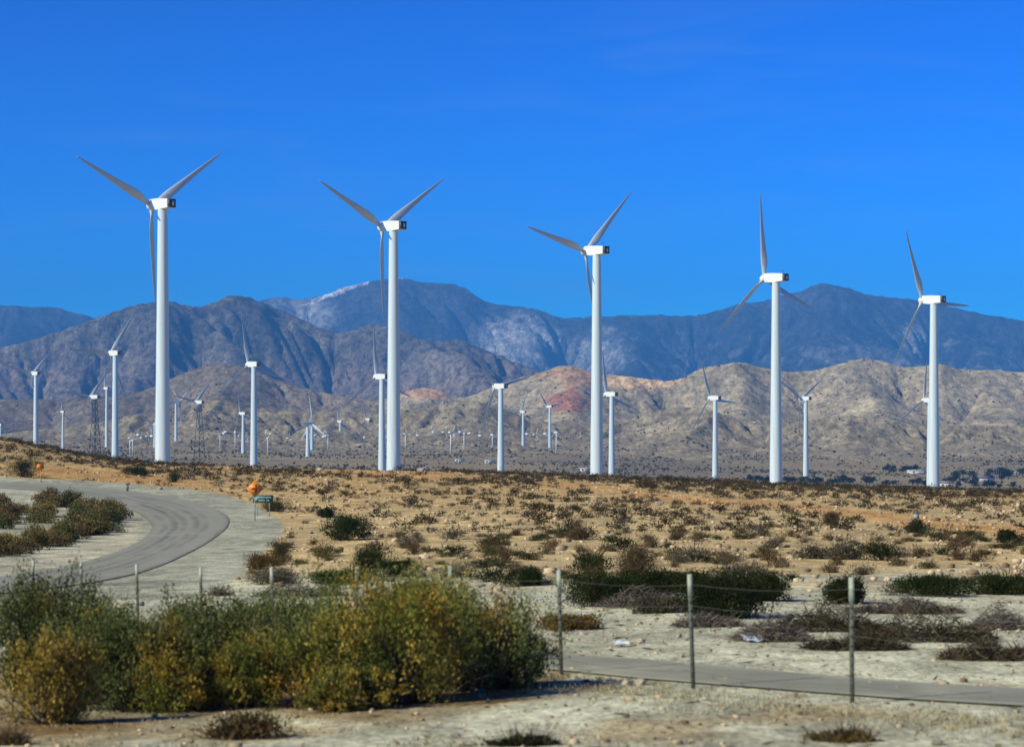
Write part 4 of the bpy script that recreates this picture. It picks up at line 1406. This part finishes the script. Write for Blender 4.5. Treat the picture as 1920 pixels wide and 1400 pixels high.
def stone_ok(px, py, X, Z, r):
    if in_poly(np.array([px]), np.array([py]), SHOULDER)[0]: return False
    return r.random() < np.clip(.35+.9*float(fbm(X/11, Z/11, 19, 2)), .04, 1)
for X, Z in scatter(9000, 50, 450, 18, stone_ok) + scatter(2600, 23.5, 62, 19, lambda px, py, X, Z, r: not in_poly(np.array([px]), np.array([py]), SHOULDER)[0]):
    pv_, pt_ = protos[int(rng.integers(6))]
    s = np.clip(rng.lognormal(-1.85, .55), .07, .5)
    if Z < 62: s = .035+.05*rng.random()**3+(.08 if rng.random() < .02 else 0)
    t = rng.uniform(0, 6.28); c, sn = math.cos(t), math.sin(t)
    v = pv_*s*np.array([1.2, 1, 1.15])
    V.append(np.stack([v[:, 0]*c-v[:, 1]*sn+X, v[:, 0]*sn+v[:, 1]*c+Z, v[:, 2]+float(gnd(X, Z))+s*.15], -1))
    T_.append(pt_+nn); nn += len(v)
    Cc.append(np.ones((len(v), 3))*(np.array([.54,.42,.265]) if rng.random() < .7 else np.array([.22,.16,.10]))*rng.uniform(.55, 1.2))
M_GRAVEL, n, l = new_mat('scattered_stone')
o_ = n.new('ShaderNodeOutputMaterial'); b_ = nd(n, 'ShaderNodeBsdfDiffuse')
a_ = n.new('ShaderNodeAttribute'); a_.attribute_name = 'col'
l.new(a_.outputs['Color'], b_.inputs['Color']); l.new(b_.outputs[0], o_.inputs[0])
tag(link('scattered_stones', mesh_np('scattered_stones', np.concatenate(V), None, np.concatenate(T_), M_GRAVEL, np.concatenate(Cc))), kind='stuff')

# ------------------------------------------------------------------ wire fence
fence = empty('wire_fence', ground_at(1301, 1290))
tag(fence, 'strand wire fence on green steel posts with white tips along the frontage road', 'fence')
fl = Vector(fence.location)
HP = 1.45
def post_mesh():
    b = MB()
    b.box((-.027, -.006, -.25), (.027, .006, HP)); b.box((-.006, .006, -.25), (.006, .04, HP))
    for z in np.arange(.1, HP-.3, .11): b.box((-.014, -.02, z), (.014, -.008, z+.03))
    return b.mesh('post', M_POST)
def tip_mesh():
    b = MB()
    b.box((-.03, -.009, HP-.27), (.03, .009, HP+.004)); b.box((-.009, .009, HP-.27), (.009, .043, HP+.004))
    return b.mesh('white_tip', M_TIP)
PM, TM = post_mesh(), tip_mesh()
pp = []
for k in range(-2, 15):
    u = 1/(.0003127+.00003215*k)
    Z = F*19.7/u; X = (u-1600-XC)/F*Z
    pp.append((X, Z, float(gnd(X, Z))))
    p = link('post', PM, fence, Vector(pp[-1])-fl, (R(random.uniform(-2, 2)), R(random.uniform(-2, 2)), R(-20+random.uniform(-15, 15))))
    link('white_tip', TM, p)
for hgt in (.22, .5, .78, 1.05, 1.32):
    line = []
    for a, b in zip(pp[:-1], pp[1:]):
        for t in np.linspace(0, 1, 6)[:-1]:
            line.append(Vector((a[0]+(b[0]-a[0])*t, a[1]+(b[1]-a[1])*t-.02, a[2]+(b[2]-a[2])*t+hgt-.05*4*t*(1-t))) - fl)
    b = MB(); b.tube(line, .0022, 4); link('wire', b.mesh('wire', M_WIRE), fence)

# ------------------------------------------------------------------ signs
def sign_pair():
    # diamond: a side road leaving a straight road to the left
    X, Z, h = ground_at(478, 976)
    o = empty('warning_sign', (X, Z, h), R(8)); tag(o, 'orange diamond warning sign with side-road symbol at the bend', 'road sign')
    px = Z/F                                   # metres per photo pixel here
    zc = (976-916)*px
    b = MB(); b.box((-.04, .02, -.2), (.04, .08, zc+.5)); link('post', b.mesh('post', M_STEEL), o)
    r = 16.5*px
    def dia(r, y0, y1, mat, name):
        b = MB()
        v = [(0, y0, r), (r, y0, 0), (0, y0, -r), (-r, y0, 0), (0, y1, r), (r, y1, 0), (0, y1, -r), (-r, y1, 0)]
        b.add(v, [(3,2,1,0),(4,5,6,7),(0,1,5,4),(1,2,6,5),(2,3,7,6),(3,0,4,7)])
        return b.mesh(name, mat)
    pl = link('plate', dia(r, 0, .02, M_AMBER, 'plate'), o, (0, 0, zc))
    link('face', dia(r*.86, -.006, -.001, M_ORANGE, 'face'), pl)
    b = MB(); s = px
    b.box((.2*s, -.012, -7.5*s), (3.2*s, -.007, 7.5*s)); b.box((-7*s, -.012, -1.4*s), (.2*s, -.007, 1.4*s))
    link('symbol', b.mesh('symbol', M_RED), pl)
    X, Z, h = ground_at(493, 968)
    Z2 = Z+1.0
    X = (493-XC)/F*Z2; h = float(gnd(X, Z2)); px = Z2/F
    o = empty('direction_sign', (X, Z2, h), R(8)); tag(o, 'green two-line direction sign with left arrow below the warning sign', 'road sign')
    zt = (YH-935)*px - h
    wd, ht = 19*px, 7*px
    for sx in (-10, 12):
        b = MB(); b.box((sx*px-.03, .03, -.2), (sx*px+.03, .09, zt+ht*.8)); link('post', b.mesh('post', M_STEEL), o)
    b = MB(); b.box((-wd, 0, zt-ht), (wd, .025, zt+ht)); pl = link('plate', b.mesh('plate', M_GREEN), o)
    b = MB()
    rr = random.Random(3)
    def word(x0, x1, z, hh):
        x = x0
        while x < x1-.6:
            w = rr.uniform(.9, 1.7)
            b.box((x*px, -.006, (z-hh*rr.uniform(.8, 1))*px), ((x+.45)*px, -.001, (z+hh)*px))
            zz = z+rr.choice((-hh*.9, 0, hh*.65))
            b.box(((x+.45)*px, -.006, zz*px), (min(x+w, x1)*px, -.001, (zz+.5)*px))
            x += w+.45
    t = zt/px
    word(-8, 4.5, t+2.8, 1.7); word(6, 15.5, t+2.8, 1.7)
    word(-8, 4, t-3.2, 1.7); word(7, 13, t-3.2, 1.7)
    link('lettering', b.mesh('lettering', M_SIGNW), pl)
    b = MB()
    b.add([(-16*px, -.005, zt), (-13*px, -.005, zt+2.2*px), (-13*px, -.005, zt-2.2*px), (-16*px, -.001, zt), (-13*px, -.001, zt+2.2*px), (-13*px, -.001, zt-2.2*px)],
          [(0,3,4,1),(1,4,5,2),(2,5,3,0)], [(0,2,1),(3,4,5)])
    b.box((-13*px, -.005, zt-.8*px), (-10.5*px, -.001, zt+.8*px))
    link('arrow', b.mesh('arrow', M_SIGNW), pl)
sign_pair()

X, Z, h = ground_at(77, 904)
o = empty('orange_sign', (X, Z, h), R(25)); tag(o, 'orange construction board on an orange post at the far left roadside', 'road sign')
s = Z/F
b = MB(); b.box((-.9*s, 0, -.2), (.9*s, .06, 25*s)); link('post', b.mesh('post', M_ORANGE), o)
b = MB(); b.box((-8*s, -.04, 25*s), (5*s, -.005, 33*s)); link('board', b.mesh('board', M_ORANGE), o)
b = MB(); b.box((-6*s, -.02, 33*s), (3*s, .02, 35*s)); link('flag_bracket', b.mesh('flag_bracket', M_AMBER), o)

X, Z, h = ground_at(239, 921)
o = empty('marker_post', (X, Z, h)); tag(o, 'short dark marker post on the far verge of the bend', 'post')
s = Z/F
b = MB(); b.box((-2*s, -.05, -.1), (2*s, .05, 13*s)); link('post', b.mesh('post', M_DARK), o)
b = MB(); b.box((-4*s, -.06, 13*s), (5*s, .06, 15.5*s)); link('cap', b.mesh('cap', M_DARK), o)

X, Z, h = ground_at(1718, 985)
o = empty('utility_marker', (X, Z, h)); tag(o, 'grey box on a short post beside the orange track', 'marker')
s = Z/F
b = MB(); b.tube([(0, 0, -.1), (0, 0, 12*s)], 1.2*s, 8); link('post', b.mesh('post', M_STEEL), o)
b = MB(); b.box((-5*s, -4*s, 11*s), (5*s, 4*s, 20*s)); b.box((-5.6*s, -4.6*s, 20*s), (5.6*s, 4.6*s, 21.2*s)); link('box', b.mesh('box', M_STEEL), o)

# wind-blown litter
def sheet(x, y, w, d, lab, mat, seed):
    X, Z, h = ground_at(x, y); s = Z/F
    rng = np.random.default_rng(seed)
    n = 6
    a = np.linspace(-1, 1, n)
    A, B = np.meshgrid(a, a, indexing='ij')
    H = .05+.05*rng.random((n, n))
    v = np.stack([A*w*s/2, B*d/2, H], -1).reshape(-1, 3)
    lo = v-np.array([0, 0, .012])
    idx = np.arange(n*n).reshape(n, n)
    q = np.stack([idx[:-1,:-1], idx[1:,:-1], idx[1:,1:], idx[:-1,1:]], -1).reshape(-1, 4)
    o = link('plastic_litter', mesh_np('plastic_litter', np.concatenate([v, lo]), np.concatenate([q, q[:, ::-1]+n*n]), None, mat), None, (X, Z, h), (R(8), 0, R(10)))
    tag(o, lab, 'litter')
sheet(1412, 1206, 38, .5, 'pale blue plastic sheet at the left end of the brush row', M_PLASTIC, 1)
sheet(1164, 1215, 28, .2, 'thin white litter strip on pale sand beside the tan boulder', M_SIGNW, 2)

# ------------------------------------------------------------------ houses and trees on the far plain
def house(x, y, wm, dm, hm, lab, rz=0.0, flat_roof=False):
    X, Z, h = plain_at(x, y, 1750, 2700)
    o = empty('house', (X, Z, h-.2), rz); tag(o, lab, 'house')
    b = MB(); b.box((-wm/2, -dm/2, 0), (wm/2, dm/2, hm)); link('wall', b.mesh('wall', M_WALL), o)
    b = MB()
    e, rh = .5, (.4 if flat_roof else hm*.5)
    b.add([(-wm/2-e, -dm/2-e, hm), (wm/2+e, -dm/2-e, hm), (wm/2+e, dm/2+e, hm), (-wm/2-e, dm/2+e, hm), (-wm/2-e, 0, hm+rh), (wm/2+e, 0, hm+rh)],
          [(0,1,5,4),(2,3,4,5),(3,2,1,0)], [(0,4,3),(1,2,5)])
    link('roof', b.mesh('roof', M_WALL if flat_roof else M_ROOF), o)
    for k in range(2):
        b = MB(); b.box((-.7, -.06, -.6), (.7, .02, .6)); link('window', b.mesh('window', M_GLASS), o, (wm*(-.28+.5*k), -dm/2-.02, hm*.55))
    b = MB(); b.box((-.5, -.06, 0), (.5, .02, 2.1)); link('door', b.mesh('door', M_ROOF), o, (0, -dm/2-.02, 0))
house(1722, 888, 19, 9, 3.2, 'long low white house among dark trees left of the rightmost large tower', .1, True)
house(1775, 917, 9, 7, 3.0, 'small white house right at the foot of the rightmost large tower', -.2)
house(1808, 905, 5, 4, 3.0, 'white shed among trees right of the rightmost large tower')
house(1842, 903, 17, 8, 3.4, 'long pale house with low roof among trees near the right edge', .15)
house(1905, 889, 14, 8, 3.2, 'pale house behind dark trees at the right edge', -.1)
house(1525, 905, 4, 4, 2.5, 'tiny white hut right of the fourth large tower')
for x, y, lab in [(268, 866, 'white box hut left of the tallest tower base'), (862, 866, 'low white shed right of the second large tower'),
                  (918, 868, 'low pale shed left of the lone mid-distance tower'), (1098, 884, 'low white shed left of the third large tower')]:
    house(x, y, 9, 6, 2.6, lab, 0, True)

def tree_meshes(seed):
    lf, st = shrub_arrays(seed, 6.0, 6.0, 4.2, 60, 9, .75, [(.028,.040,.022,2), (.038,.05,.028,1), (.05,.055,.035,1)], STEM, n_st=14, stem_r=.07, lump=.45, spread=.15)
    cr = mesh_np('crown', lf[0]+np.array([0, 0, 1.2]), lf[1], None, M_FOL, lf[2])
    b = MB(); b.tube([(0, 0, -.3), (.1, 0, 1.2), (.05, .1, 2.6)], [.3, .22, .12], 6)
    for a in (0, 2.1, 4.2): b.tube([(.05, .1, 1.4), (1.3*math.cos(a), 1.3*math.sin(a), 3.0)], [.13, .05], 4)
    return cr, b.mesh('trunk', M_BARK)
TRM = [tree_meshes(700+i) for i in range(4)]
rs = random.Random(8)
tr = [(rs.uniform(1655, 1745), rs.uniform(880, 887), rs.uniform(.8, 1.2)) for _ in range(12)]
tr += [(rs.uniform(1780, 1830), rs.uniform(893, 912), rs.uniform(.8, 1.4)) for _ in range(12)]
tr += [(rs.uniform(1850, 1930), rs.uniform(888, 902), rs.uniform(.9, 1.5)) for _ in range(14)]
tr += [(rs.uniform(1400, 1440), rs.uniform(902, 906), rs.uniform(.8, 1.2)) for _ in range(5)]
tr += [(rs.uniform(1470, 1640), rs.uniform(903, 910), rs.uniform(.8, 1.3)) for _ in range(16)]
tr += [(rs.uniform(1640, 1900), rs.uniform(906, 916), rs.uniform(.6, 1.0)) for _ in range(22)]
its = []
for i, (x, y, s) in enumerate(tr):
    X, Z, h = plain_at(x, y, 1750, 2700)
    o = empty('tree', (X, Z, h), rs.uniform(0, 6)); o.scale = (s*1.15, s*1.15, s)
    tag(o, 'tree', 'tree', 'dark trees around the far houses')
    its.append((o, x, '%s dark tree on the far plain, %s' % ('tall' if s > 1.1 else 'low' if s < .85 else 'mid-height', 'by the long white house' if 1650 < x < 1750 and y < 890 else
                'left of the fourth big tower' if x < 1445 else 'right of the fourth tower' if x < 1560 else 'between the last two towers' if x < 1645 else
                'left of the rightmost tower' if x < 1740 else 'close right of the rightmost tower' if x < 1800 else 'around the white shed' if x < 1835 else 'around the pale houses at right')))
    link('crown', TRM[i % 4][0], o); link('trunk', TRM[i % 4][1], o)
label_cells(its)

# lattice pylons carrying a power line across the plain
def pylon(x, y, hm, lab):
    X, Z, h = plain_at(x, y, 1800, 2900)
    o = empty('power_pylon', (X, Z, h), .5); tag(o, lab, 'pylon', 'power pylons on the plain')
    b = MB()
    for sx in (-1, 1):
        for sy in (-1, 1): b.tube([(sx*1.6, sy*1.6, 0), (sx*.3, sy*.3, hm)], [.12, .08], 3)
    for z in np.linspace(.1, .9, 7)*hm:
        w = 1.6-1.3*z/hm
        b.tube([(-w, -w, z), (w, -w, z+hm*.1)], .06, 3); b.tube([(w, w, z), (-w, w, z+hm*.1)], .06, 3)
    link('mast', b.mesh('mast', M_STEEL), o)
    for z, w in ((.75, 3.4), (.87, 2.6)):
        b = MB(); b.tube([(-w, 0, hm*z), (w, 0, hm*z)], .1, 4); link('cross_arm', b.mesh('cross_arm', M_STEEL), o)
pylon(1868, 905, 26, 'thin grey power pylon among the trees near the right edge')
pylon(1448, 903, 24, 'thin grey power pylon close behind the fourth large tower')
